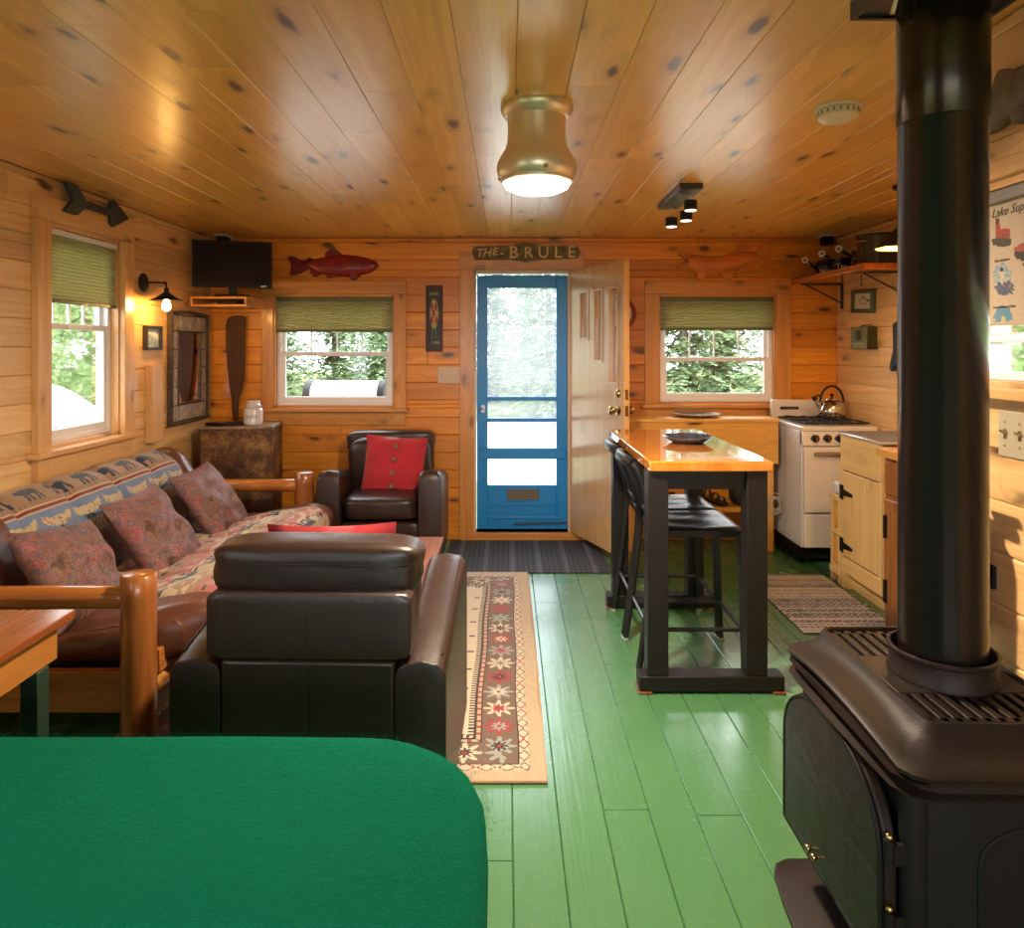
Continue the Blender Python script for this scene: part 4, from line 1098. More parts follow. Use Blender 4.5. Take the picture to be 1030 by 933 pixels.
for z in (.60, .27):
    m = MB(); m.box(sx-.0085, sx-.0061, sy1-.055, sy1-.005, z-.045, z+.045)
    m.add([(sx-.0085, sy1-.05, z-.022), (sx-.0085, sy1-.05, z+.022), (sx-.0085, sy1-.17, z+.010), (sx-.0085, sy1-.17, z-.010), (sx-.0061, sy1-.05, z-.022), (sx-.0061, sy1-.05, z+.022), (sx-.0061, sy1-.17, z+.010), (sx-.0061, sy1-.17, z-.010)], [(0, 1, 2, 3), (4, 7, 6, 5), (0, 4, 5, 1), (1, 5, 6, 2), (2, 6, 7, 3), (3, 7, 4, 0)])
    m.tube([(sx-.010, sy1-.05, z-.045), (sx-.010, sy1-.05, z+.045)], .005, 8)
    obj('strap_hinge', m, BLK, dr)
m = MB(); m.box(sx+.05, 2.5, sy0+.02, sy1-.02, 0, .0995); obj('plinth', m, CAB, sk)
m = MB(); m.box(sx+.0, sx+.05, sy1-.07, sy1-.0, 0, .0995, .4); obj('foot', m, CAB, sk, bevel=.003)
GRYT = plain('grey_laminate', (.13, .13, .15, 1), .35)
sk2 = thing('laminate_counter', 'grey counter top with bright metal rim over the pine sink cabinet', 'counter top', (2.34, 4.29, .956))
m = MB(); m.box(sx-.012, 2.57, sy0-.02, sy1+.01, .956, .972); obj('metal_rim', m, plain('bright_aluminium', (.75, .75, .78, 1), .25, .6), sk2, bevel=.004)
m = MB(); m.box(sx+.004, 2.56, sy0-.012, sy1-.005, .9722, .978); obj('laminate_top', m, GRYT, sk2, bevel=.002)
# narrow rack between range and cabinet
rk = thing('narrow_pine_rack', 'narrow open pine rack squeezed between range and sink cabinet', 'rack', (2.3, 4.595, 0))
for yy in (4.54, 4.64):
    for xx in (2.11, 2.50): m = MB(); m.box(xx, xx+.03, yy, yy+.03, 0, .524, yy); obj('upright', m, CAB, rk, bevel=.003)
for z in (.09, .34, .555): m = MB(); m.box(2.105, 2.53, 4.535, 4.675, z-.03 if z > .1 else z-.035, z+.005, z); obj('shelf_board', m, CABY, rk, bevel=.003)
m = MB(); m.box(2.111, 2.125, 4.571, 4.639, .13, .30, .2); m.box(2.111, 2.125, 4.571, 4.639, .36, .52, .6); obj('end_slat', m, CX, rk, bevel=.002)
m = MB(); m.puff((2.20, 4.605, .603), (.17, .12, .08), 6, 6); tag(obj('white_basin', m, plain('white_plastic', (.75, .74, .74, 1), .4)), 'small white plastic basin on top of the narrow pine rack', 'basin')
# brown cabinet with butcher block
BRC = wood('red_brown_cabinet', (.26, .085, .022, 1), (.44, .18, .06, 1), 'Z', 'Y', .5, .4, .2, tone=.1)
bc = thing('brown_cabinet', 'red-brown wooden base cabinet mostly hidden behind the stovepipe', 'cabinet', (2.28, 3.2, 0))
bx, b0, b1 = 2.005, 3.22, 3.835
m = MB(); m.prism([(bx+.02, 3.22), (2.475, 3.80), (2.475, b1), (bx+.02, b1)], .0, .925, 'XY', .2); obj('carcass', m, BRC, bc, bevel=.003)
for k, (a, b) in enumerate(((3.36, 3.80),)):
    m = MB(); m.box(bx+.003, bx+.0195, a, b, .09, .70, .1+k*.2); m.frame([(a, .09), (b, .09), (b, .70), (a, .70)], [(a+.05, .14), (b-.05, .14), (b-.05, .65), (a+.05, .65)], bx-.002, bx+.0025, 'YZ'); d_ = obj('door', m, BRC, bc, bevel=.002)
    m = MB(); m.box(bx-.02, bx-.0025, b-.03, b-.018, .50, .62); m.box(bx-.02, bx-.0025, b-.03, b-.018, .16, .28); obj('iron_pull', m, BLK, d_, bevel=.002)
    m = MB(); m.box(bx+.0, bx+.0195, a, b, .73, .90, .5+k*.2); dr_ = obj('drawer', m, BRC, bc, bevel=.003)
m = MB()
for k in range(10):
    xa_, xb_ = 1.985+k*.049, 1.985+(k+1)*.049-.0005; ya_ = 3.19+(xa_-1.985)*1.2813; yb_ = 3.19+(xb_-1.985)*1.2813
    m.prism([(xa_, ya_), (xb_, yb_), (xb_, b1+.02), (xa_, b1+.02)], .926, .968, 'XY', k*.083)
tag(obj('butcher_block', m, wood('butcher_block_wood', (.60, .27, .06, 1), (.82, .46, .14, 1), 'Y', 'X', .1, .3, .3, tone=.35), bevel=.002), 'orange butcher block counter top on the red-brown cabinet', 'counter top')

# ================================================================== WALL SHELF with pots
SHF = wood('orange_shelf_board', (.40, .10, .014, 1), (.62, .20, .03, 1), 'Y', 'X', .4, .25, .5, tone=.05)
m = MB(); m.box(2.225, 2.572, 4.47, 5.585, 1.994, 2.034, .3)
shf = tag(obj('wall_shelf', m, SHF, bevel=.004), 'orange wooden shelf on iron brackets high on the kitchen wall', 'shelf')
for yy in (5.50, 4.62):
    T = Matrix.Translation((0, yy, 0)); b = thing('shelf_bracket', 'dark iron bracket under the orange shelf, %s' % ('in the room corner' if yy > 5 else 'beside the stovepipe'), 'bracket', (2.55, yy, 1.81), 'iron shelf brackets')
    m = MB(T=T); m.box(2.262, 2.578, -.014, .014, 1.984, 1.9925); obj('top_arm', m, IRON, b)
    m = MB(T=T); m.box(2.568, 2.5785, -.014, .014, 1.80, 1.9835); obj('wall_plate', m, IRON, b)
    m = MB(T=T); m.tube([(2.30, 0, 1.984), (2.571, 0, 1.845)], .0065, 8); obj('brace', m, IRON, b)
POT = plain('dark_enamel', (.020, .022, .028, 1), .18, .2, spec=.7, var=.3)
WHT = plain('white_lettering', (.85, .85, .82, 1), .5)
def pot(kind, label, loc, r, h, word, ang, lidon=True):
    t = thing(kind, label, 'pot', (0, 0, 0), 'small dark enamel pots on the kitchen shelf')
    m = MB(); m.lathe([(0, 0), (r*.92, 0), (r, .008), (r, h-.004), (r*1.04, h), (r*1.04, h+.004), (r*.96, h+.003), (r*.95, .01), (0, .008)], (0, 0, 0), 28); obj('pot_body', m, POT, t)
    if lidon:
        m = MB(); m.lathe([(0, h+.004), (r*1.0, h+.005), (r*.9, h+.02), (r*.5, h+.038), (0, h+.042)], (0, 0, 0), 28); l_ = obj('lid', m, POT, t)
        m = MB(); m.tube([(-.028, 0, h+.038), (-.022, 0, h+.062), (0, 0, h+.068), (.022, 0, h+.062), (.028, 0, h+.038)], .005, 8); obj('lid_handle', m, POT, l_)
    a = ang; dx, dz = -math.cos(a), math.sin(a)
    m = MB(); m.tube([(-r*.95, -.02, h*.75), (-r*.95+dx*.03, -.03, h*.75+dz*.03), (-r*.95+dx*.075, -.04, h*.75+dz*.075)], [.010, .011, .013], 8); hd = obj('handle', m, POT, t)
    cx, cz = -r*.95+dx*.097, h*.75+dz*.097
    m = MB(); m.tube([(cx+.018*math.cos(q), -.043, cz+.018*math.sin(q)) for q in [2*PI*k/16 for k in range(17)]], .0065, 8); obj('hanging_ring', m, plain('pale_ring', (.92, .90, .86, 1), .3) if 'pale_ring' not in bpy.data.materials else bpy.data.materials['pale_ring'], hd)
    m = text_mb(word, h*.48, .0008, Matrix.Translation((0, -r-.002, h*.45)), sx=.9, bold=.001); 
    for p in m.v: p.y = -math.sqrt(max(0, (r+.0015)**2-p.x**2))-.0005
    obj('lettering', m, WHT, t, smooth=False, recalc=False)
    t.location = loc; return t
p1 = pot('enamel_pot', 'small dark enamel pot with lid at the window end of the orange shelf', (2.40, 5.36, 2.0345), .085, .085, 'Spoons', .7)
p1.rotation_euler = (0, 0, math.radians(-24))
p2 = pot('enamel_pot', 'middle of the three small dark enamel pots on the orange shelf', (2.40, 5.13, 2.0345), .062, .105, 'Tea', .75, False); p2.rotation_euler = (0, 0, math.radians(-26))
p3 = pot('enamel_pot', 'small dark enamel pot on the orange shelf, standing beside the big stock pot', (2.44, 4.93, 2.0345), .062, .13, 'Tea', .6, False); p3.rotation_euler = (0, 0, math.radians(-28))
sp2 = thing('stock_pot', 'large black enamel stock pot with riveted rim at the near end of the shelf', 'pot', (2.42, 4.64, 2.0345))
m = MB(); m.lathe([(0, 0), (.132, 0), (.140, .008), (.142, .185), (.148, .190), (.148, .196), (.138, .194), (.136, .01), (0, .008)], (2.42, 4.64, 2.0345), 40); obj('pot_body', m, plain('black_enamel', (.022, .021, .022, 1), .15, .3, spec=.7), sp2)
for a in (200, 20):
    q = math.radians(a); c = (2.42+.143*math.cos(q), 4.64+.143*math.sin(q)); tx, ty = -math.sin(q), math.cos(q)
    m = MB(); m.tube([(c[0]+tx*s*.035+math.cos(q)*o, c[1]+ty*s*.035+math.sin(q)*o, 2.18) for s, o in ((-1, 0), (-.9, .03), (0, .038), (.9, .03), (1, 0))], .006, 8); obj('handle', m, CHR, sp2)
# enamel crock lids etc: cup hook under the shelf
m = MB(); m.tube([(2.50, 5.05, 1.993), (2.50, 5.05, 1.975), (2.50, 5.035, 1.955), (2.50, 5.05, 1.94), (2.50, 5.065, 1.95)], .0035, 6); tag(obj('hanging_hook', m, IRON), 'small cup hook screwed under the orange shelf', 'hook')
# ================================================================== GAS HEATING STOVE (foreground right)
SB = plain('brown_black_cast_iron', (.017, .0095, .0065, 1), .5, .1, spec=.26, var=.15, bump=.25, bscale=260)
SBD = plain('black_cast_iron', (.0085, .007, .006, 1), .6, .0, spec=.22, var=.15, bump=.2, bscale=260)
st = thing('heating_stove', 'black cast iron heating stove with arched mesh door and round flue pipe on top', 'stove', (.99, 1.66, 0))
cx_, cy_ = 1.0, 1.66
def plan(x0, x1, y0, y1, ch, bow=0.0, z=0.0, arch=0.0, nf=14):
    """plan outline: front face (x0) bows out, chamfered near/far front corners; counted the same for all rings"""
    p = []
    for k in range(nf+1):
        s = k/nf; y = y1-ch-(y1-y0-2*ch)*s; q = 1-(2*s-1)**2
        p.append((x0-bow*q, y, z+arch*q))
    p += [(x0+ch*.35, y0+ch*.35, z), (x0+ch, y0, z), ((x0+x1)/2, y0-.004, z), (x1-ch*.3, y0, z), (x1, y0+ch*.3, z), (x1, (y0+y1)/2, z), (x1, y1-ch*.3, z), (x1-ch*.3, y1, z), ((x0+x1)/2, y1+.004, z), (x0+ch, y1, z), (x0+ch*.35, y1-ch*.35, z)]
    return p
# body
m = MB(); m.ring([plan(.785, 1.205, 1.372, 1.935, .035, .020, z) for z in (.24, .26, .62, .655)]); obj('firebox', m, SBD, st, angle=30)
# moldings under the lip and top casting
m = MB(); A = .030
m.ring([plan(.785, 1.21, 1.372, 1.940, .045, .030, .630, A*.9), plan(.768, 1.22, 1.360, 1.948, .045, .034, .636, A*.9), plan(.750, 1.222, 1.357, 1.950, .045, .034, .644, A*.95), plan(.780, 1.215, 1.366, 1.944, .045, .026, .650, A), plan(.780, 1.215, 1.366, 1.944, .045, .026, .660, A), plan(.764, 1.215, 1.360, 1.950, .045, .030, .664, A), plan(.750, 1.215, 1.360, 1.950, .045, .026, .671, A)]); md = obj('molding', m, SB, st, angle=30)
m = MB()
m.ring([plan(.775, 1.225, 1.360, 1.958, .05, .012, .671, A), plan(.760, 1.235, 1.347, 1.972, .045, .012, .678, A), plan(.757, 1.237, 1.344, 1.976, .045, .012, .688, A),
        plan(.765, 1.230, 1.352, 1.968, .045, .012, .694, A), plan(.785, 1.215, 1.372, 1.958, .045, .010, .699, A*.8), plan(.808, 1.200, 1.395, 1.950, .04, .004, .708, A*.5), plan(.828, 1.188, 1.415, 1.943, .03, .0, .722, A*.2),
        plan(.840, 1.180, 1.430, 1.938, .022, .0, .738, 0), plan(.846, 1.176, 1.437, 1.934, .02, .0, .747, 0), plan(.853, 1.170, 1.444, 1.928, .018, .0, .747, 0), plan(.857, 1.166, 1.448, 1.924, .016, .0, .739, 0), plan(.860, 1.163, 1.451, 1.921, .016, .0, .706, 0)]); tp = obj('top_casting', m, SB, st, angle=40)
m = MB(); nx = 10
for k in range(nx+1):
    x = .866+(1.157-.866)*k/nx
    for a, b in ((1.452, 1.575), (1.765, 1.920)): m.box(x-.0085, x+.0085, a, b, .715, .742)
m.box(.861, 1.162, 1.451, 1.470, .712, .742); m.box(.861, 1.162, 1.900, 1.920, .712, .742); m.box(.861, 1.162, 1.575, 1.765, .712, .7425)
gl_ = obj('top_grille', m, SB, st, bevel=.0025)
# cast arch slot row in the molding under the lip
m = MB()
for k in range(15):
    s = (k+.5)/15; y = 1.908-.50*s; q = 1-(2*s-1)**2; x = .782-.026*q
    m.box(x-.012, x, y-.004, y+.004, .649+A*q, .662+A*q)
ms = obj('vent_tooth', m, SB, md, bevel=.002)
# near front corner column & side panel
m = MB(); m.tube([(.792, 1.396, .20), (.792, 1.396, .640)], .026, 14); obj('corner_column', m, SBD, st)
m = MB(); m.tube([(.832, 1.912, .20), (.832, 1.912, .655)], .030, 14); obj('corner_column', m, SBD, st)
def archpoly(y0, y1, z0, zs, zt, n=16):
    c = (y0+y1)/2; r = (y1-y0)/2
    return [(y0, z0), (y1, z0)]+[(c+r*math.cos(PI*k/n), zs+(zt-zs)*math.sin(PI*k/n)**.85) for k in range(n+1)]
m = MB(); m.frame(archpoly(.90, 1.13, .30, .50, .585), archpoly(.912, 1.118, .312, .495, .570), 1.3655, 1.3735, 'XZ'); obj('side_relief', m, SBD, st, bevel=.002)
# door: outer frame, glass, sunburst, mesh screen
O_, I_ = archpoly(1.400, 1.893, .255, .49, .668, 24), archpoly(1.428, 1.866, .290, .482, .640, 24)
m = MB(); m.frame(O_, I_, .738, .764, 'YZ'); dr = obj('door', m, SB, st, bevel=.006, seg=3)
m = MB(); m.prism(archpoly(1.426, 1.868, .288, .482, .642, 24), .758, .762, 'YZ'); obj('glass', m, plain('dark_stove_glass', (.006, .005, .005, 1), .12, 0, spec=.3, var=.0), dr, smooth=False)
def seg(p, q, r=.006, x=.765): return (x, p[0], p[1]), (x, q[0], q[1]), r
m = MB(); c0 = (1.652, .42)
for a in (20, 50, 90, 130, 160):
    q = math.radians(a); L = .235 if a in (20, 160) else .225
    m.cyl((.750, c0[0], c0[1]), (.750, c0[0]+L*math.cos(q), c0[1]+L*math.sin(q)), .0065, n=8)
m.tube([(.750, c0[0]+.07*math.cos(PI*k/12), c0[1]+.07*math.sin(PI*k/12)) for k in range(13)], .0065, 8)
m.cyl((.750, 1.433, .42), (.750, 1.872, .42), .0065, n=8); m.cyl((.750, 1.58, .29), (.750, 1.58, .42), .0065, n=8); m.cyl((.750, 1.725, .29), (.750, 1.725, .42), .0065, n=8)
obj('sunburst_bars', m, SB, dr)
def screen_mat():
    t = NT('fine_wire_screen'); o = t.xyz(t.coord())
    d1 = t.m2('ADD', o[1], o[2]); d2 = t.m2('SUBTRACT', o[1], o[2])
    s1 = t.m2('ABSOLUTE', t.m2('SINE', t.m2('MULTIPLY', d1, 620.0))); s2 = t.m2('ABSOLUTE', t.m2('SINE', t.m2('MULTIPLY', d2, 620.0)))
    hole = t.m2('MULTIPLY', t.m2('MULTIPLY', t.step(s1, .45, .75), .8), t.step(s2, .45, .75))
    b = t.n('ShaderNodeBsdfPrincipled'); b.inputs['Base Color'].default_value = (.022, .019, .016, 1); b.inputs['Roughness'].default_value = .45; b.inputs['Metallic'].default_value = .1
    tr = t.n('ShaderNodeBsdfTransparent'); mx = t.n('ShaderNodeMixShader')
    t.l(hole, mx.inputs[0]); t.l(b.outputs[0], mx.inputs[1]); t.l(tr.outputs[0], mx.inputs[2]); t.l(mx.outputs[0], t.out.inputs[0]); return t.m
SP = archpoly(1.405, 1.885, .272, .49, .660, 24)
m = MB(); cyy, czz = 1.65, .46; rr = []
for f in (1, .85, .7, .5, .3, .1): rr.append([(.730-.020*(1-f*f), cyy+(a-cyy)*f, czz+(b-czz)*f) for a, b in SP])
m.ring(rr, True, False); nn_ = len(SP); m.f.append([len(m.v)-nn_+k for k in range(nn_)]); m.b.append(0); m.c.append(None); ssn = obj('mesh_screen', m, screen_mat(), st, angle=80)
m = MB(); pts = [(.732, a, b) for a, b in SP]+[(.732,)+SP[0]]; m.tube(pts, .0055, 8); obj('screen_rim', m, SBD, ssn)
m = MB()
for yy in (1.665, 1.635): m.lathe([(0, 0), (.005, 0), (.005, .010), (.010, .014), (.011, .020), (.006, .025), (0, .026)], n=14, T=Matrix.Translation((.712, yy, .338)) @ Matrix.Rotation(-PI/2, 4, 'Y')) if False else m.sphere((.700, yy, .338), .0085, 12, 8)
for yy in (1.665, 1.635): m.cyl((.701, yy, .338), (.722, yy, .338), .004, n=8)
obj('brass_knob', m, BR, ssn)
for z in (.52, .38):
    m = MB(); m.cyl((.745, 1.396, z-.026), (.745, 1.396, z+.022), .011, n=14); m.box(.750, .775, 1.384, 1.40, z-.022, z+.018); h = obj('hinge', m, SBD, st)
    m = MB(); m.sphere((.745, 1.396, z+.027), .008, 12, 8); obj('hinge_pin', m, BR, h)
# pedestal, feet and hearth lip
m = MB(); m.ring([plan(.82, 1.19, 1.41, 1.92, .04, .01, z) for z in (.10, .13, .20, .245)]); obj('pedestal', m, SBD, st, angle=30)
m = MB(); m.ring([plan(.715, 1.20, 1.39, 1.935, .05, .022, z) for z in (.102, .104)][:1]+[plan(.705, 1.20, 1.385, 1.94, .05, .022, .108), plan(.705, 1.20, 1.385, 1.94, .05, .022, .117), plan(.712, 1.20, 1.39, 1.935, .05, .022, .121)]); obj('hearth_lip', m, SB, st, angle=30)
for (x, y) in ((.79, 1.43), (.79, 1.90), (1.16, 1.43), (1.16, 1.90)):
    m = MB(); sx_ = -1 if x < 1 else 1; m.tube([(x, y, .10), (x+sx_*.012, y, .06), (x+sx_*.002, y, .028), (x+sx_*.014, y, .012), (x+sx_*.018, y, 0)], [.032, .026, .016, .022, .024], 12); obj('leg', m, SBD, st)
# collar and flue pipe
pxc, pyc = 1.014, 1.668
m = MB(); m.lathe([(.100, .743), (.115, .743), (.115, .752), (.111, .758), (.111, .792), (.115, .797), (.115, .803), (.108, .805), (.105, .800), (.102, .765)], (pxc, pyc, 0), 48); obj('pipe_collar', m, SB, st)
PIPE = plain('bronze_black_stovepipe', (.034, .026, .020, 1), .24, .75, spec=.6, var=.05)
m = MB(); m.lathe([(.092, .76), (.092, 2.028), (.094, 2.030)], (pxc, pyc, 0), 64); fp = obj('flue_pipe', m, PIPE, st, angle=60)
m = MB(); m.lathe([(.094, 2.022), (.0955, 2.024), (.0955, 2.322), (.094, 2.324)], (pxc, pyc, 0), 64); obj('upper_pipe_sleeve', m, PIPE, fp, angle=60)
m = MB(); m.sphere((pxc-.05, pyc-.080, 2.045), .0035, 8, 6); m.sphere((pxc-.02, pyc-.089, .83), .0035, 8, 6); obj('screw', m, SBD, fp)
DKM = plain('dark_grey_sheet_metal', (.06, .058, .065, 1), .38, .6)
m = MB(); m.frame([(.858, 1.45), (1.2, 1.45), (1.2, 1.79), (.858, 1.79)], [(.870, 1.462), (1.188, 1.462), (1.188, 1.778), (.870, 1.778)], 2.318, 2.3645, 'XY'); m.box(.860, 1.198, 1.452, 1.788, 2.326, 2.330)
bx_ = obj('ceiling_support_box', m, DKM, origin=True); tag(bx_, 'dark grey metal support box on the ceiling around the stovepipe', 'support box')
m = MB(); m.tube([(.905, 1.640, 2.322), (.895, 1.648, 2.30), (.892, 1.655, 2.27)], .008, 10); rgz = obj('pipe_clamp', m, CHR, bx_)

# ================================================================== CEILING FIXTURES
BRZ = plain('brushed_bronze', (.78, .69, .58, 1), .36, .75, var=.05)
def ceiling_lamp(loc, label):
    x, y = loc; t = thing('ceiling_light', label, 'ceiling light', (x, y, 2.05)); c = (x, y, H)
    m = MB(); m.lathe([(0, 0), (.129, 0), (.131, -.010), (.127, -.022), (.118, -.034), (.113, -.040), (.100, -.044), (0, -.044)], c, 48); obj('canopy', m, BRZ, t)
    m = MB(); m.lathe([(.104, -.042), (.104, -.09), (.106, -.125), (.114, -.155), (.130, -.180), (.142, -.205), (.144, -.228), (.138, -.250), (.128, -.262), (.124, -.262), (.132, -.246), (.137, -.226), (.120, -.185), (.098, -.13), (.096, -.05)], c, 48); obj('shade', m, BRZ, t)
    m = MB(); m.lathe([(.124, -.255), (.130, -.262), (.130, -.270), (.122, -.274), (.118, -.268)], c, 48); obj('retaining_ring', m, BRZ, t)
    for a in (40, 160, 280):
        q = math.radians(a); m = MB(); m.sphere((x+.141*math.cos(q), y+.141*math.sin(q), H-.245), .008, 10, 8); obj('thumb_screw', m, BR, t)
    m = MB(); m.lathe([(0, -.262), (.118, -.262), (.120, -.272), (.112, -.290), (.085, -.303), (.045, -.309), (0, -.311)], c, 40); obj('glass_diffuser', m, LAMPM, t)
    L = bpy.data.lights.new('lamp_glow', 'AREA'); L.shape = 'DISK'; L.size = .16; L.energy = LAMPW; L.color = (1.0, .82, .60)
    o = bpy.data.objects.new('lamp_glow', L); COL.objects.link(o); o.location = (x, y, H-.3125)
    return t
LAMPM = emit('lit_frosted_glass', (1.0, .82, .58, 1), LAMP)
ceiling_lamp((.107, 2.57), 'bronze bell-shaped ceiling light with a bright frosted glass, above the room centre')
# small three-spot fixture
ts = thing('spot_fixture', 'black rectangular ceiling fixture with three small spotlights above the pub table', 'spotlight', (.97, 4.03, 2.3))
m = MB(); m.box(.907, 1.028, 3.75, 4.31, 2.333, 2.3645); obj('mounting_plate', m, DKM, ts, bevel=.003)
for (x, y, z) in ((.965, 4.20, 2.235), (1.000, 4.00, 2.235), (.985, 3.84, 2.262)):
    m = MB(); m.cyl((x, y, z+.03), (x, y, 2.333), .006, n=10); sm = obj('stem', m, CHR, ts)
    m = MB(); m.cyl((x, y, z-.022), (x, y, z+.03), .034, n=24); hd = obj('spot_head', m, BLK, ts, bevel=.003)
    m = MB(); m.cyl((x, y, z-.026), (x, y, z-.0225), .031, n=24); obj('lens', m, emit('frosted_lens', (1, .85, .65, 1), 1.6) if 'frosted_lens' not in bpy.data.materials else bpy.data.materials['frosted_lens'], hd)
# smoke detector
sdm = plain('ivory_plastic', (.74, .68, .56, 1), .4)
dt = thing('smoke_detector', 'round ivory smoke detector on the ceiling to the left of the stovepipe', 'smoke detector', (1.19, 2.57, 2.3))
m = MB(); m.lathe([(0, 0), (.080, 0), (.081, -.006), (.077, -.010), (0, -.011)], (1.19, 2.57, H-.0005), 40); obj('mounting_ring', m, sdm, dt)
m = MB(); m.lathe([(.068, -.0115), (.072, -.016), (.070, -.038), (.060, -.047), (.03, -.050), (0, -.050)], (1.19, 2.57, H), 40); obj('housing', m, sdm, dt)
m = MB()
for k in range(20): a = 2*PI*k/20; m.box(-.003, .003, .068, .0725, -.030, -.018, T=Matrix.Translation((1.19, 2.57, H)) @ Matrix.Rotation(a, 4, 'Z'))
obj('vent_slot', m, plain('dark_slot', (.2, .18, .15, 1), .6), dt)
# corner boxes on the ceiling
for (x, lab) in ((2.455, 'small black box under a white ceiling plate above the pots shelf'), (-2.18, 'small black box under a white ceiling plate behind the television')):
    t = thing('corner_speaker', lab, 'speaker', (x, 5.5, 2.28)); 
    m = MB(); m.box(x-.06, x+.05, 5.42, 5.575, 2.353, 2.3645); obj('ceiling_plate', m, sdm, t, bevel=.003)
    m = MB(); m.box(x-.035, x+.040, 5.46, 5.54, 2.288, 2.3525); obj('speaker_box', m, BLK, t, bevel=.005)

# pendant over the sink
pd = thing('pendant_lamp', 'dark metal shade lamp glowing inside, half hidden behind the stovepipe', 'lamp', (2.10, 3.80, 2.03))
m = MB(); m.lathe([(.020, .105), (.026, .10), (.045, .085), (.085, .055), (.118, .022), (.132, 0), (.134, 0), (.121, .026), (.088, .062), (.048, .094), (.028, .112), (.020, .115), (.020, .105)][::-1], (2.10, 3.80, 2.03), 40, caps=False); obj('shade', m, SB, pd)
m = MB(); m.lathe([(.130, .0012), (.117, .022), (.083, .054), (.043, .083), (.0, .092), (0, .088), (.04, .079), (.08, .050), (.114, .019), (.127, .0008), (.130, .0012)], (2.10, 3.80, 2.0305), 40, caps=False); obj('shade_lining', m, plain('orange_enamel_lining', (.80, .42, .10, 1), .35), pd)
m = MB(); m.cyl((2.10, 3.80, 2.14), (2.10, 3.80, 2.335), .004, n=8); m.lathe([(0, 0), (.05, 0), (.048, -.02), (.02, -.032), (0, -.032)], (2.10, 3.80, H-.0005), 24); m.cyl((2.10, 3.80, 2.125), (2.10, 3.80, 2.155), .018, n=14); obj('cord_and_canopy', m, SB, pd)
m = MB(); m.sphere((2.10, 3.80, 2.068), .022, 16, 10); obj('bulb', m, emit('warm_bulb', (1, .60, .25, 1), 1300), pd)

# wall sconce, left
sq = thing('wall_sconce', 'dark iron wall sconce with a cone shade and glowing filament bulb', 'wall lamp', (-2.30, 4.56, 1.83))
m = MB(); m.lathe([(0, 0), (.058, 0), (.060, .006), (.050, .014), (.03, .018), (0, .020)], n=32, T=Matrix.Translation((-2.3195, 4.56, 1.918)) @ Matrix.Rotation(PI/2, 4, 'Y')); obj('wall_plate', m, SB, sq)
m = MB(); m.tube([(-2.31, 4.56, 1.92), (-2.24, 4.56, 1.918), (-2.185, 4.56, 1.916), (-2.172, 4.56, 1.905), (-2.17, 4.56, 1.87)], .0065, 10); m.sphere((-2.178, 4.56, 1.915), .011, 10, 8); m.cyl((-2.17, 4.56, 1.838), (-2.17, 4.56, 1.884), .017, .014, 16); obj('arm', m, SB, sq)
m = MB(); m.lathe([(.018, .048), (.030, .040), (.060, .018), (.098, 0), (.100, -.003), (.096, -.002), (.058, .014), (.026, .036), (.014, .044)], (-2.17, 4.56, 1.805), 36); obj('shade', m, SB, sq)
m = MB(); m.lathe([(0, -.068), (.014, -.066), (.025, -.050), (.026, -.034), (.018, -.012), (.012, .012), (.012, .028), (0, .03)], (-2.17, 4.56, 1.805), 20); obj('bulb', m, emit('filament_bulb', (1, .52, .14, 1), BULB), sq)
# ================================================================== WALL DECOR
def bp(px, py): return ((px-510)/128.57, 1.5-(py-350)/128.57)      # back wall surface
def fish_relief(name, label, T, top, bot, parts, mt, finmt, thick, T2=None, eye=None, mouth=None, cat='wall fish', base=-.004):
    """top/bot: (x, z) polylines along the body, in wall coordinates; parts: dict name -> outline"""
    xs0, xs1 = max(top[0][0], bot[0][0]), min(top[-1][0], bot[-1][0])
    def at(pl, x):
        for a, b in zip(pl[:-1], pl[1:]):
            if a[0] <= x <= b[0]: return a[1]+(b[1]-a[1])*(x-a[0])/(b[0]-a[0]+1e-9)
        return pl[0][1] if x < pl[0][0] else pl[-1][1]
    mx = (xs0+xs1)/2; c = T @ Vector((mx, -.02, at(bot, mx)))
    root = thing(name, label, cat, tuple(c)); n = 26; rings = []
    for i in range(n+1):
        x = xs0+(xs1-xs0)*i/n; a, b = at(top, x), at(bot, x); zc, h = (a+b)/2, max(.002, (a-b)/2)
        d = thick*math.sqrt(min(1, h/.045))
        rings.append([(x, base-d*max(0, math.sin(q))**.7 if math.sin(q) > 0 else base+.003, zc+h*math.cos(q)) for q in [2*PI*k/20 for k in range(20)]])
    m = MB(T); m.ring(rings); body = obj('body', m, mt, root, angle=60)
    for nm, pl, d in parts:
        m = MB(T); m.prism(bezsmooth(pl, 3), base, base-d, 'XZ'); obj(nm, m, finmt, root, bevel=.003)
    if eye:
        m = MB(T); m.sphere((eye[0], base-thick*.75, eye[1]), .010, 12, 8); obj('eye', m, BLK, root)
    return root
cv = lambda pts, s, ox, oy: [bp(ox+a/s, oy+b/s) for a, b in pts]
K = (8.583, 280, 240)
REDF = plain('red_lacquered_fish', (.30, .008, .012, 1), .28, var=.5, vscale=14, Coat_Weight=.4)
REDN = plain('dark_red_fin', (.20, .008, .012, 1), .4, var=.4, vscale=30)
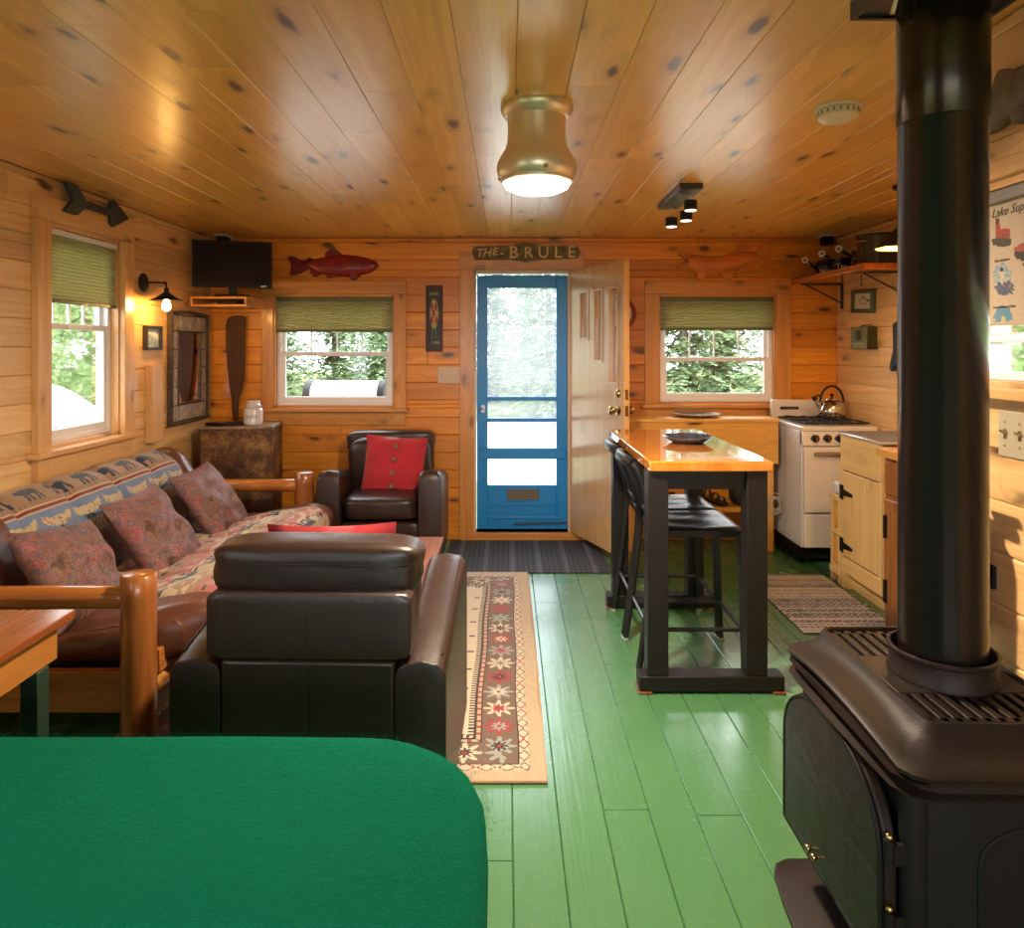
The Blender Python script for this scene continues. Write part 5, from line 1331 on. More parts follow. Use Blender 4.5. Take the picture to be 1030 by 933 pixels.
rf = fish_relief('red_fish_plaque', 'glossy red carved trout on the back wall above the blind beside the television', T_BACK,
    cv([(205, 200), (250, 186), (350, 168), (450, 150), (560, 138), (700, 150), (800, 178), (855, 205), (868, 232)], *K),
    cv([(205, 232), (280, 266), (350, 304), (480, 326), (600, 330), (720, 316), (800, 294), (860, 258), (868, 240)], *K),
    [('tail_fin', cv([(88, 158), (150, 160), (215, 196), (270, 222), (262, 264), (200, 300), (130, 320), (103, 314), (114, 240)], *K), .012),
     ('dorsal_fin', cv([(405, 132), (465, 84), (515, 106), (548, 150), (430, 165)], *K), .012),
     ('adipose_fin', cv([(243, 184), (262, 165), (292, 168), (300, 184)], *K), .012),
     ('anal_fin', cv([(275, 262), (290, 310), (322, 333), (378, 306), (340, 280)], *K), .016),
     ('pelvic_fin', cv([(415, 308), (428, 336), (460, 341), (505, 318)], *K), .018),
     ('pectoral_fin', cv([(628, 310), (628, 352), (658, 363), (705, 315)], *K), .030)],
    REDF, REDN, .034, eye=bp(280+822/8.583, 240+225/8.583))
K = (7.357, 670, 235)
WF = wood('carved_cedar', (.48, .11, .014, 1), (.76, .27, .045, 1), 'X', 'Z', .9, .4, .2, gs=1.4)
wf = fish_relief('wooden_fish_plaque', 'carved natural wood walleye with open mouth above the window beside the shelf', T_BACK,
    cv([(150, 156), (220, 154), (300, 165), (380, 172), (450, 156), (500, 138), (560, 132), (620, 140), (672, 160)], *K),
    cv([(150, 258), (210, 296), (260, 306), (330, 302), (400, 290), (480, 268), (530, 250), (600, 222), (672, 196)], *K),
    [('tail_fin', cv([(650, 150), (690, 92), (735, 64), (776, 72), (774, 115), (750, 170), (782, 222), (790, 256), (760, 271), (700, 236), (650, 205)], *K), .014),
     ('dorsal_fin', cv([(518, 140), (535, 90), (572, 64), (606, 82), (612, 145)], *K), .012),
     ('upper_jaw', cv([(78, 148), (120, 146), (190, 152), (190, 205), (155, 204), (120, 175)], *K), .030),
     ('lower_jaw', cv([(78, 244), (120, 228), (155, 206), (195, 205), (205, 290), (150, 262), (110, 252)], *K), .030),
     ('pectoral_fin', cv([(222, 290), (232, 340), (272, 332), (292, 296)], *K), .034),
     ('pelvic_fin', cv([(400, 288), (440, 335), (478, 336), (482, 276)], *K), .020),
     ('anal_fin', cv([(548, 246), (588, 286), (618, 276), (626, 222)], *K), .016)],
    WF, WF, .060, eye=bp(670+178/7.357, 235+180/7.357))
# near-right wall fish (head hidden by the pipe)
def np_(u, z): return (u, z)
GF = plain('weathered_grey_brown_wood', (.22, .17, .11, 1), .6, var=.6, vscale=18, bump=.4, bscale=60)
gf = fish_relief('hanging_fish_plaque', 'weathered grey-brown carved fish high on the wall behind the stovepipe', T_NEAR,
    [(-2.08, 2.15), (-2.0, 2.175), (-1.9, 2.185), (-1.80, 2.205), (-1.70, 2.205), (-1.62, 2.18), (-1.56, 2.14)],
    [(-2.08, 2.10), (-2.0, 2.085), (-1.93, 2.072), (-1.88, 2.070), (-1.80, 2.085), (-1.70, 2.085), (-1.62, 2.10), (-1.56, 2.12)],
    [('tail_fin', [(-2.05, 2.14), (-2.14, 2.19), (-2.16, 2.12), (-2.14, 2.05), (-2.05, 2.11)], .012), ('dorsal_fin', [(-1.90, 2.17), (-1.885, 2.215), (-1.86, 2.225), (-1.80, 2.19)], .012), ('pectoral_fin', [(-1.80, 2.10), (-1.80, 2.065), (-1.77, 2.06), (-1.75, 2.095)], .03)],
    GF, GF, .040, eye=(-1.63, 2.155))

# THE-BRULE sign
K = (8.583, 470, 238)
sgn = thing('name_sign', 'weathered carved wooden sign reading THE-BRULE above the blue screen door', 'sign', tuple(T_BACK @ Vector((.145, -.04, 2.17))))
SGM = plain('weathered_sign_wood', (.18, .13, .065, 1), .75, var=.5, vscale=22, bump=.4, bscale=90)
m = MB(T_BACK); m.prism(cv([(45, 125), (65, 90), (350, 88), (430, 70), (505, 56), (580, 70), (650, 88), (945, 88), (970, 135), (945, 190), (650, 203), (590, 210), (510, 218), (430, 212), (370, 205), (65, 205)], *K), -.050, -.026, 'XZ'); obj('sign_board', m, SGM, sgn, bevel=.004)
GLD = plain('dull_gold_paint', (.62, .44, .17, 1), .5)
for ch, x, y, s, sh in (('T', 105, 150, .088, .25), ('H', 170, 146, .088, .25), ('E', 237, 138, .082, .25), ('-', 300, 146, .09, 0), ('B', 400, 147, .135, 0), ('R', 527, 148, .118, 0), ('U', 655, 145, .128, 0), ('L', 780, 145, .128, 0), ('E', 896, 143, .132, 0)):
    a, b = bp(470+x/8.583, 238+y/8.583)
    m = text_mb(ch, s, .002, T_BACK @ Matrix.Translation((a, -.053, b)), shear=sh, bold=.0015); obj('letter', m, GLD, sgn, smooth=False, recalc=False)

# painted tin plaque (narrow)
def totem(u, v):
    w, h = u-.5, v
    if u < .10 or u > .90 or v < .03 or v > .97: return (.075, .008, .012)
    if u < .14 or u > .86: return (.03, .01, .01)
    if .86 < v < .90 and .2 < u < .8: return (.40, .32, .08) if int(u*26) % 2 else (.03, .035, .02)
    if .11 < v < .15 and .25 < u < .82: return (.40, .32, .08) if int(u*22) % 2 else (.03, .03, .02)
    e = (w/.27)**2+((v-.57)/.23)**2
    if e < 1:
        if any(((u-a)/.09)**2+((v-b)/.055)**2 < 1 for a, b in ((.36, .68), (.62, .68), (.46, .58), (.34, .47), (.66, .47))): return (.30, .015, .012)
        if noise.noise(Vector((u*9, v*30, 0))) > .18: return (.55, .45, .22)
        return (.42, .26, .05)
    if .18 < v < .36 and abs(abs(w)-.12) < .03: return (.14, .15, .10)
    return (.03, .028, .018)
a0, b0_ = bp(428.4, 353.6); a1, b1_ = bp(445.4, 286.8)
tt = thing('hanging_tin_plaque', 'narrow dark plaque painted with red and yellow lures above the light switches', 'plaque', tuple(T_BACK @ Vector(((a0+a1)/2, -.01, b0_))))
m = MB(T_BACK); m.box(a0, a1, -.014, -.001, b0_, b1_); obj('plaque_board', m, plain('maroon_edge', (.08, .01, .012, 1), .3), tt, bevel=.005)
m = MB(T_BACK); cgrid(m, 34, 120, lambda u, v: (a0+.005+(a1-a0-.01)*u, -.0148, b0_+.006+(b1_-b0_-.012)*v), totem); obj('painted_face', m, attr_mat('painted_tin', .3, .05, 100, var=.1), tt, recalc=False)
# triple switch plate
IV = plain('ivory_switch_plastic', (.58, .42, .28, 1), .4, var=.04)
def switchplate(T, u0, u1, z0, z1, n, label, mt, tmt, y0=-.001):
    c = T @ Vector(((u0+u1)/2, -.004, z0)); t = thing('light_switch_plate', label, 'light switch', tuple(c))
    m = MB(T); m.box(u0, u1, y0-.006, y0, z0, z1); obj('cover_plate', m, mt, t, bevel=.003)
    for k in range(n):
        x = u0+(u1-u0)*(k+.5)/n; zc = (z0+z1)/2
        m = MB(T); m.box(x-.005, x+.005, y0-.008, y0-.006, zc-.013, zc+.013); m.add([(x-.004, y0-.008, zc-.002), (x+.004, y0-.008, zc-.002), (x+.004, y0-.008, zc+.008), (x-.004, y0-.008, zc+.008), (x-.003, y0-.020, zc+.006), (x+.003, y0-.020, zc+.006), (x+.003, y0-.019, zc+.011), (x-.003, y0-.019, zc+.011)], [(4, 5, 6, 7), (0, 4, 7, 3), (1, 2, 6, 5), (0, 1, 5, 4), (3, 7, 6, 2)])
        obj('toggle', m, tmt, t, bevel=.0008)
        for dz in (-.030, .030): m = MB(T); m.sphere((x, y0-.006, zc+dz), .0032, 8, 6); obj('screw', m, tmt, t)
    return t
a0, b0_ = bp(440.5, 385.5); a1, b1_ = bp(463.2, 368.8)
switchplate(T_BACK, a0, a1, b0_, b1_, 3, 'ivory triple switch plate on the back wall left of the door casing', IV, IV)
switchplate(T_NEAR, -1.885, -1.725, 1.218, 1.338, 3, 'cream switch plate with brass toggles below the picture blind window', plain('cream_metal_plate', (.46, .38, .26, 1), .4), BR)

# clock behind the open door
ck = thing('wall_clock', 'round red-rimmed wall clock half hidden by the open wooden door', 'clock', tuple(T_BACK @ Vector((.872, -.02, 1.63))))
T = T_BACK @ Matrix.Translation((.872, -.001, 1.768)) @ Matrix.Rotation(PI/2, 4, 'X')
m = MB(); m.lathe([(0, 0), (.135, 0), (.138, .010), (.130, .024), (.108, .028), (.104, .018), (0, .016)], n=40, T=T); obj('rim', m, REDF, ck)
m = MB(); m.lathe([(0, .0165), (.100, .0165), (.100, .020), (0, .020)], n=40, T=T); fc = obj('dial', m, plain('pale_dial', (.72, .62, .45, 1), .5), ck)
m = MB()
for k in range(12): m.box(-.002, .002, .078, .092, .0202, .0215, T=T @ Matrix.Rotation(2*PI*k/12, 4, 'Z'))
m.box(-.0025, .0025, -.01, .055, .0216, .0225, T=T @ Matrix.Rotation(-1.0, 4, 'Z')); m.box(-.0018, .0018, -.012, .075, .0226, .0235, T=T @ Matrix.Rotation(.6, 4, 'Z')); obj('hands', m, BLK, fc)
m = MB(); a, b = bp(631.5, 358); T = T_BACK; m = MB(T); m.box(a-.015, a+.012, -.012, -.001, b-.03, b+.028); m.tube([(a, -.012, b+.01), (a, -.035, b+.0), (a+.004, -.035, b-.02), (a, -.02, b-.026)], .005, 8); tag(obj('hanging_hook', m, IRON), 'small black iron hook on the back wall beside the open door', 'hook')

# ---- television corner
TVB = plain('black_tv_plastic', (.012, .012, .012, 1), .5, spec=.2)
tv = thing('television', 'small flat television on the corner shelf above the paddle', 'television', (-1.95, 5.15, 1.875))
vL, vR = Vector((-2.258, 5.13, 0)), Vector((-1.733, 5.275, 0)); dx_ = (vR-vL).normalized(); nrm = Vector((-dx_.y, dx_.x, 0))
TT = M4(tuple((vL+vR)/2), tuple(dx_), tuple(nrm), (0, 0, 1)); hw = (vR-vL).length/2
m = MB(TT); m.box(-hw, hw, 0, .045, 1.942, 2.280); bz_ = obj('casing', m, TVB, tv, bevel=.006, seg=3)
m = MB(TT); m.frame([(-hw, 1.942), (hw, 1.942), (hw, 2.280), (-hw, 2.280)], [(-hw+.014, 1.964), (hw-.014, 1.964), (hw-.014, 2.268), (-hw+.014, 2.268)], -.004, .001); obj('bezel', m, TVB, tv, bevel=.001)
m = MB(TT); m.box(-hw+.013, hw-.013, -.001, .002, 1.962, 2.270); obj('screen', m, plain('dark_lcd_screen', (.020, .014, .011, 1), .5, spec=.05, var=.0), tv)
m = MB(TT); m.box(-.03, .03, .015, .035, 1.89, 1.94); m.box(-.12, .12, -.03, .10, 1.8765, 1.889); m.lathe([(.0, 1.876), (.1, 1.876), (.1, 1.886), (0, 1.886)], (0, .03, 0), 24); obj('stand', m, TVB, tv, bevel=.004)
m = MB(TT); m.box(hw-.075, hw-.035, -.0055, -.0042, 1.949, 1.954); obj('maker_mark', m, CHR, bz_)
sx_ = thing('corner_shelf', 'small wooden box shelf in the room corner holding the television', 'shelf', (-2.10, 5.3, 1.80))
for z in (1.80, 1.857):
    m = MB(); m.box(-2.295, -1.885, 5.18, 5.585, z, z+.018, z); obj('shelf_board', m, M['trim_x'], sx_, bevel=.003)
m = MB(); m.box(-1.903, -1.885, 5.18, 5.585, 1.8185, 1.8565, .3); m.box(-2.295, -2.277, 5.18, 5.585, 1.8185, 1.8565, .3); m.box(-2.276, -1.904, 5.56, 5.585, 1.8185, 1.8565, .3); obj('shelf_side', m, M['trim_z'], sx_, bevel=.002)
m = MB(); m.box(-2.10, -1.93, 5.20, 5.34, 1.8760, 1.899) if False else m.box(-2.12, -1.97, 5.22, 5.38, 1.8190, 1.842); tag(obj('media_box', m, TVB, bevel=.004), 'flat black set-top box inside the corner shelf under the television', 'set-top box')

# ---- mirror
MF = plain('dark_bark_frame', (.095, .065, .045, 1), .55, .3, var=.6, vscale=30, bump=.4, bscale=120)
BIR = plain('birch_bark_tile', (.46, .36, .28, 1), .5, .15, var=.6, vscale=24, bump=.4, bscale=70)
mr = thing('wall_mirror', 'rectangular mirror framed with pale bark tiles on the left wall near the corner', 'mirror', (-2.31, 5.18, .96))
u0, u1, z0, z1 = 4.875, 5.485, .965, 1.755
RR_ = lambda a, b, c, d, k=0.0: [(a, c), (b, c), (b, d), ((a+b)/2, d+k), (a, d)]
m = MB(T_LEFT); m.frame(RR_(u0, u1, z0, z1, .015), RR_(u0+.022, u1-.022, z0+.022, z1-.022, .015), -.034, -.001); m.frame(RR_(u0+.118, u1-.118, z0+.135, z1-.135), RR_(u0+.130, u1-.130, z0+.147, z1-.147), -.030, -.001); fr_ = obj('frame', m, MF, mr, bevel=.003)
m = MB(T_LEFT)
for k in range(56):
    s = (k+.5)/56; z = z0+(z1-z0)*s
    for uu in (u0+.011, u1-.011): m.sphere((uu, -.036, z), .008, 6, 4)
    if k < 42:
        for zz in (z0+.011, z1-.011+(.012 if .3 < k/42 < .7 else .004)): m.sphere((u0+(u1-u0)*(k+.5)/42, -.036, zz), .008, 6, 4)
bd_ = obj('rope_beading', m, MF, fr_, angle=80)
m = MB(T_LEFT); m.box(u0+.02, u1-.02, -.012, -.002, z0+.02, z1-.018); obj('backing', m, MF, mr)
def tiles():
    L = []
    for k in range(4):
        a = u0+.026+(u1-u0-.052)*k/4; b = u0+.026+(u1-u0-.052)*(k+1)/4; L += [(a+.004, b-.004, z0+.027, z0+.131), (a+.004, b-.004, z1-.131, z1-.027)]
    for k in range(4):
        c = z0+.137+(z1-z0-.274)*k/4; d = z0+.137+(z1-z0-.274)*(k+1)/4; L += [(u0+.027, u0+.114, c+.003, d-.003), (u1-.114, u1-.027, c+.003, d-.003)]
    return L
for q in tiles(): m = MB(T_LEFT); m.box(q[0], q[1], -.024, -.0122, q[2], q[3]); obj('bark_tile', m, BIR, mr, bevel=.003)
m = MB(T_LEFT); m.box(u0+.128, u1-.128, -.018, -.0122, z0+.145, z1-.145); obj('mirror_glass', m, plain('silvered_glass', (.85, .85, .85, 1), .02, 1, var=0), mr, smooth=False)
# small grey frame
sf = thing('framed_picture', 'small grey framed picture on the left wall between sconce and cover board', 'picture', (-2.31, 4.66, 1.487))
m = MB(T_LEFT); R4 = lambda a, b, c, d: [(a, c), (b, c), (b, d), (a, d)]
m.frame(R4(4.555, 4.765, 1.487, 1.645), R4(4.575, 4.745, 1.507, 1.625), -.03, -.001); obj('frame', m, DKM, sf, bevel=.003)
def smallpic(u, v):
    q = noise.noise(Vector((u*5, v*5, 4))); return (.30+.2*q, .40+.2*q, .48+.15*q) if v < .55+.15*math.sin(u*5) else (.62, .66, .70)
m = MB(T_LEFT); cgrid(m, 20, 16, lambda u, v: (4.574+.172*u, -.010, 1.506+.120*v), smallpic); obj('picture', m, attr_mat('small_print', .2, 0, 10, var=.05), sf, recalc=False)
# wooden arrow
ar = plain('dark_green_weathered_arrow', (.055, .060, .045, 1), .7, var=.5, vscale=14, bump=.5, bscale=90)
A0 = [(0, -.012), (.02, -.065), (.12, -.085), (.135, -.075), (.185, -.018), (.44, -.016), (.44, -.075), (.475, -.082), (.63, .0), (.475, .082), (.44, .075), (.44, .016), (.185, .018), (.16, .06), (.02, .095), (.0, .085), (.055, .025)]
A0 = [(0, .080), (.075, .0), (0, -.075), (.11, -.075), (.185, -.020), (.425, -.018), (.425, -.062), (.46, -.078), (.625, 0), (.46, .078), (.425, .062), (.425, .018), (.185, .020), (.11, .082)]
wa = thing('wooden_arrow', 'dark weathered wooden arrow mounted above the left window, pointing to the corner', 'arrow sign', (-2.26, 4.0, 2.2))
TA = T_LEFT @ Matrix.Translation((3.66, -.062, 2.275)) @ Matrix.Rotation(math.radians(0), 4, 'Y')
m = MB(TA); m.prism(A0, 0, .022, 'XZ'); obj('arrow_board', m, ar, wa, bevel=.003)
m = MB(TA)
for z in (-.006, .006): m.box(.08, .56, -.0012, .0, z-.001, z+.001)
m.box(.2, .4, .0225, .0235, -.01, .01); obj('cleat', m, ar, wa)

# ---- trunk, jar, remotes, paddle
def oldpaint():
    t = NT('flaking_brown_paint'); c = t.coord(); o = t.xyz(c)
    n = t.noise(c, 4.2, 6, .75, .3); n2 = t.noise(c, 45, 5, .8)
    b = t.m2('ADD', t.m2('MULTIPLY', n, .75), t.m2('MULTIPLY', n2, .25))
    col = t.ramp(b, [(.40, (.045, .018, .008, 1)), (.49, (.10, .042, .015, 1)), (.56, (.24, .12, .035, 1)), (.70, (.42, .26, .10, 1))])
    t.bsdf(col, .6, 0, .4, b, .4, .006); return t.m
OP = oldpaint()
tr = thing('wooden_chest', 'tall weathered brown wooden chest with flaking paint in the far left corner', 'chest', (0, 0, 0))
m = MB(); m.box(-.245, .245, -.185, .185, .015, .915); obj('chest_body', m, OP, tr, bevel=.006)
m = MB(); m.box(-.252, .252, -.192, .192, .9155, .936); obj('chest_top', m, plain('worn_wood_top', (.32, .20, .12, 1), .5, var=.5, vscale=12), tr, bevel=.004)
m = MB()
for xx in (-.2449, .2449): m.box(xx-.006, xx+.006, -.191, -.179, .02, .91)
obj('corner_strip', m, OP, tr, bevel=.003)
for xx in (-.2, .2):
    for yy in (-.14, .14): m = MB(); m.box(xx-.02, xx+.02, yy-.02, yy+.02, 0, .0149); obj('foot', m, OP, tr)
place(tr, (-1.965, 5.335, 0), math.radians(6))
JW = plain('white_stoneware', (.62, .58, .60, 1), .2, var=.06, Coat_Weight=.6)
jr = thing('lidded_jar', 'pale lidded glass jar standing on the weathered wooden chest', 'jar', (-1.868, 5.27, .9365)); jc = (-1.868, 5.27, .937)
m = MB(); m.lathe([(0, 0), (.060, 0), (.068, .010), (.068, .105), (.060, .122), (.050, .128), (0, .128)], jc, 32); jb = obj('jar_body', m, JW, jr)
m = MB(); m.lathe([(.0, .128), (.052, .129), (.056, .134), (.056, .144), (.048, .150), (.045, .160), (.050, .166), (.049, .176), (.030, .180), (0, .180)], jc, 32); obj('lid', m, JW, jr)
m = text_mb('CANDLE', .030, .0005, Matrix.Translation((jc[0], jc[1], jc[2]+.062)), sx=.85)
for p in m.v: p.y = jc[1]-math.sqrt(max(0, .0692**2-(p.x-jc[0])**2))
obj('label_lettering', m, plain('grey_print', (.25, .25, .30, 1), .6), jb, smooth=False, recalc=False)
m = MB(); m.tube([(jc[0]+.050*math.cos(a), jc[1]+.050*math.sin(a)*1.0, jc[2]+.137) for a in [2*PI*k/24 for k in range(25)]], .0025, 6); m.tube([(jc[0]-.056, jc[1]-.01, jc[2]+.137), (jc[0]-.072, jc[1]-.01, jc[2]+.12), (jc[0]-.068, jc[1]-.01, jc[2]+.095)], .0025, 6); obj('wire_clasp', m, CHR, jr)
def remote(loc, rz, label):
    t = thing('remote_control', label, 'remote control', (0, 0, 0), 'black remote controls on the chest')
    m = MB(); m.puff((0, 0, .011), (.05, .16, .022), 6, 6); b = obj('remote_shell', m, TVB, t)
    m = MB()
    for i in range(3):
        for j in range(5): m.cyl((-.013+i*.013, -.055+j*.022, .0215), (-.013+i*.013, -.055+j*.022, .0238), .004, n=8)
    obj('button_pad', m, DKM, b); place(t, loc, rz); return t
r1 = remote((-2.125, 5.20, .9365), math.radians(62), 'black remote control on the chest, nearest the mirror')
r2 = dup(r1, (-1.998, 5.25, .9365), math.radians(120), 'black remote control on the chest beside the pale jar')
PDL = wood('old_paddle_wood', (.050, .018, .006, 1), (.12, .045, .016, 1), 'Z', 'X', .4, .5, .0, blotch=.5, spec=.25)
pp = [(192, 440), (198, 418), (212, 404), (240, 400), (266, 402), (273, 410), (272, 600), (270, 660), (262, 700), (248, 745), (243, 800), (241, 842), (222, 842), (221, 800), (217, 745), (207, 690), (199, 620), (194, 540)]
YP = 5.545
pd_ = thing('canoe_paddle', 'dark old wooden canoe paddle standing blade up on the corner chest', 'paddle', (-2.12, YP, .937))
out = [(((180+a/4.12)-510)/720*YP, 1.5-((220+b/4.12)-350)/720*YP) for a, b in pp]
out = [(a, max(b, .938)) for a, b in out]
m = MB(); m.prism(out, YP, YP+.018, 'XZ'); obj('blade', m, PDL, pd_, bevel=.006, seg=3)
cx_p = sum(p[0] for p in out[11:13])/2
m = MB(); m.tube([(cx_p, YP+.009, .9375), (cx_p, YP+.009, 1.10), (cx_p+.004, YP+.009, 1.5)], [.016, .014, .005], 12); obj('shaft', m, PDL, pd_)

# ---- right wall: framed fish print, tin box, oven mitt
gfp = thing('framed_fish_print', 'small green framed fish drawing on the kitchen wall below the shelf', 'picture', (2.57, 5.15, 1.76))
TR_ = T_RIGHT @ Matrix.Translation((-5.16, 0, 1.838)) @ Matrix.Rotation(math.radians(3), 4, 'Y')
GRF = plain('dark_green_frame', (.065, .095, .045, 1), .45)
m = MB(TR_); m.frame(R4(-.16, .16, -.085, .085), R4(-.125, .125, -.055, .055), -.028, -.001); obj('frame', m, GRF, gfp, bevel=.004)
def fishdraw(u, v):
    x, y = (u-.5)*2, (v-.5)*2
    e = (x/.5)**2+((y)/.38)**2
    q = noise.noise(Vector((u*20, v*14, 1)))
    if .75 < e < 1.1 or (e < .75 and q > .25): return (.06, .05, .04)
    if .42 < x < .8 and abs(y-.1) < (x-.40)*1.0 and q > -.1: return (.06, .05, .04)
    if abs(x) < .25 and .35 < y < .62 and q > 0: return (.10, .08, .05)
    return (.66, .56, .42)
m = MB(TR_); cgrid(m, 44, 22, lambda u, v: (-.126+.252*u, -.012, -.056+.112*v), fishdraw); obj('print', m, attr_mat('paper_print', .4, 0, 10, var=.05), gfp, recalc=False)
tb2 = thing('hanging_tin_box', 'dark green embossed tin box with a moose picture on the kitchen wall', 'wall box', (2.54, 5.10, 1.49))
TM = T_RIGHT @ Matrix.Translation((-5.10, 0, 0))
GTN = plain('green_brown_tin', (.060, .058, .022, 1), .38, .5, var=.5, vscale=20)
m = MB(TM); m.box(-.120, .120, -.075, -.001, 1.492, 1.650); obj('box_body', m, GTN, tb2, bevel=.004)
def moose(u, v):
    q = noise.noise(Vector((u*16, v*10, 7)))
    if .06 > u or u > .94 or v < .05 or v > .95: return (.30, .32, .18) if q > -.2 else (.10, .11, .05)
    if .30 < u < .70 and .38 < v < .88 and abs(u-.5)+abs(v-.62)*.6 < .25+.08*q: return (.035, .03, .03)
    if .10 < v < .30 and .12 < u < .9: return (.42, .42, .30) if q > -.05 else (.10, .11, .05)
    return (.15, .17, .07) if q < .25 else (.26, .26, .14)
m = MB(TM); cgrid(m, 40, 28, lambda u, v: (-.116+.232*u, -.0757, 1.497+.148*v), moose); obj('embossed_front', m, attr_mat('embossed_tin', .35, .2, 60, var=.1), tb2, recalc=False)
m = MB(TM); m.tube([(-.10, -.02, 1.651), (-.04, -.02, 1.664), (.04, -.02, 1.664), (.10, -.02, 1.651)], .004, 8); obj('crest', m, GTN, tb2)
mit = [(-.07, 0), (.07, 0), (.078, -.10), (.085, -.20), (.082, -.30), (.06, -.36), (.02, -.375), (-.02, -.36), (-.035, -.30), (-.045, -.27), (-.085, -.31), (-.105, -.31), (-.118, -.285), (-.10, -.23), (-.075, -.16)]
TMi = T_RIGHT @ Matrix.Translation((-4.66, -.012, 1.66))
om = thing('hanging_oven_mitt', 'dark blue quilted oven mitt hanging on the kitchen wall beside the tin box', 'oven mitt', (2.56, 4.66, 1.28))
MB_ = plain('navy_denim', (.035, .055, .10, 1), .9, var=.4, vscale=40, bump=.6, bscale=300)
m = MB(TMi); m.prism(bezsmooth(mit, 4), -.016, .011, 'XZ'); obj('mitt', m, MB_, om, bevel=.011, seg=3)
m = MB(TMi); m.box(-.072, .072, -.019, .0115, -.03, .002); m.tube([(.04, -.003, 0), (.045, -.003, .03), (.055, -.003, .03), (.05, -.003, 0)], .003, 6); obj('cuff_band', m, plain('navy_band', (.02, .03, .06, 1), .9), om, bevel=.003)

# ---- picture blind in window_4
def npx(Y, Z, X=1.325): return 510+720*X/Y, 350-(Z-1.5)*720/Y
def poster(u, v):
    Y, Z = 2.08-(2.08-1.21)*u, 1.567+(1.905-1.567)*v
    px, py = npx(Y, Z); x, y = (px-985)*5.83, (py-180)*5.83
    q = noise.noise(Vector((u*70, v*50, 0)))
    base = (.56, .43, .31)
    if x < 262:
        if 95 < x < 185 and 265 < y < 345 and (abs(x-112) < 16 or y > 285+abs(x-150)*.3): return (.42, .09, .07) if q > -.35 else (.25, .10, .08)
        if 100 < x < 118 and 230 < y < 270: return (.15, .07, .05)
        if ((x-135)/58)**2+((y-365)/32)**2 < 1+q*.4: return (.10, .09, .07)
        if ((x-135)/12)**2+((y-565)/52)**2 < 1: return (.55, .50, .40) if y > 540 else (.05, .05, .05)
        if ((x-150)/55)**2+((y-640)/42)**2 < 1+q*.7: return (.10, .13, .20) if q > -.2 else (.35, .18, .12)
        if ((x-140)/52)**2+((y-570)/70)**2 < 1+q*1.2 and q > -.05: return (.24, .36, .46)
        if ((x-142)/12)**2+((y-825)/22)**2 < 1: return (.60, .45, .22)
        if ((x-142)/55)**2+((y-805)/58)**2 < 1+q*.7: return (.14, .28, .38)
    if x > 200 and ((x-290)/85)**2+((y-425)/60)**2 < 1+q*.4: return (.42, .12, .10) if y < 425 else (.08, .07, .06)
    if u > .32:
        for (a, b, c) in ((.45, .75, (.4, .12, .1)), (.45, .35, (.15, .28, .4)), (.62, .55, (.1, .12, .16)), (.8, .75, (.4, .15, .1)), (.8, .3, (.15, .28, .36))):
            if ((u-a)/.05)**2+((v-b)/.13)**2 < 1+q*.6: return c
    return tuple(c*(1+.05*q) for c in base)
pb = thing('picture_blind', 'tan roller blind printed with lighthouse pictures and the title Lake Superior', 'blind', (1.325, 1.6, 1.56))
m = MB(T_NEAR); cgrid(m, 230, 110, lambda u, v: (-2.08+(2.08-1.21)*u, .025, 1.567+(1.905-1.567)*v), poster); obj('printed_fabric', m, attr_mat('printed_blind', .8, .1, 200, var=.1), pb, recalc=False, solid=.002)
m = MB(T_NEAR); m.box(-2.08, -1.19, .003, .040, 1.888, 1.921); obj('head_rail', m, plain('grey_rail', (.22, .20, .18, 1), .4), pb, bevel=.004)
m = MB(T_NEAR); m.box(-2.08, -1.21, .018, .030, 1.560, 1.570); obj('hem_bar', m, plain('tan_hem', (.5, .38, .26, 1), .6), pb, bevel=.002)
INK = plain('dark_ink', (.06, .045, .04, 1), .7)
m = text_mb('Lake Superior', .034, .0003, T_NEAR @ Matrix.Translation((-1.955, .0232, 1.864)), 'LEFT', shear=.35); obj('title_lettering', m, INK, pb, smooth=False, recalc=False)
for s, u, z in (('Two Harbors', -1.945, 1.735), ('Split Rock', -1.84, 1.715), ('Grand Marais Point', -1.95, 1.610)):
    m = text_mb(s, .011, .0003, T_NEAR @ Matrix.Translation((u, .0232, z)), 'LEFT', shear=.3); obj('caption_lettering', m, INK, pb, smooth=False, recalc=False)
# ---- fire extinguisher behind the pipe
fe = thing('fire_extinguisher', 'red fire extinguisher with black head on the wall behind the stovepipe', 'fire extinguisher', (1.236, 1.93, .755))
m = MB(); m.lathe([(0, 0), (.050, 0), (.056, .01), (.056, .235), (.050, .258), (.028, .275), (.020, .285), (0, .285)], (1.236, 1.93, .755), 28); obj('cylinder_body', m, REDF, fe)
m = MB(); m.cyl((1.236, 1.93, 1.040), (1.236, 1.93, 1.065), .022, n=16); m.box(1.224, 1.250, 1.86, 1.975, 1.066, 1.086); m.box(1.226, 1.248, 1.85, 1.95, 1.100, 1.110); m.tube([(1.236, 1.975, 1.075), (1.236, 2.01, 1.06), (1.25, 2.015, .98), (1.262, 1.995, .90)], .010, 8); obj('valve_and_hose', m, TVB, fe, bevel=.002)
m = MB(); m.box(1.290, 1.2995, 1.90, 1.96, .86, .92); m.lathe([(.0565, .12), (.0585, .12), (.0585, .14), (.0565, .14)], (1.236, 1.93, .755), 24); obj('wall_bracket', m, TVB, fe)
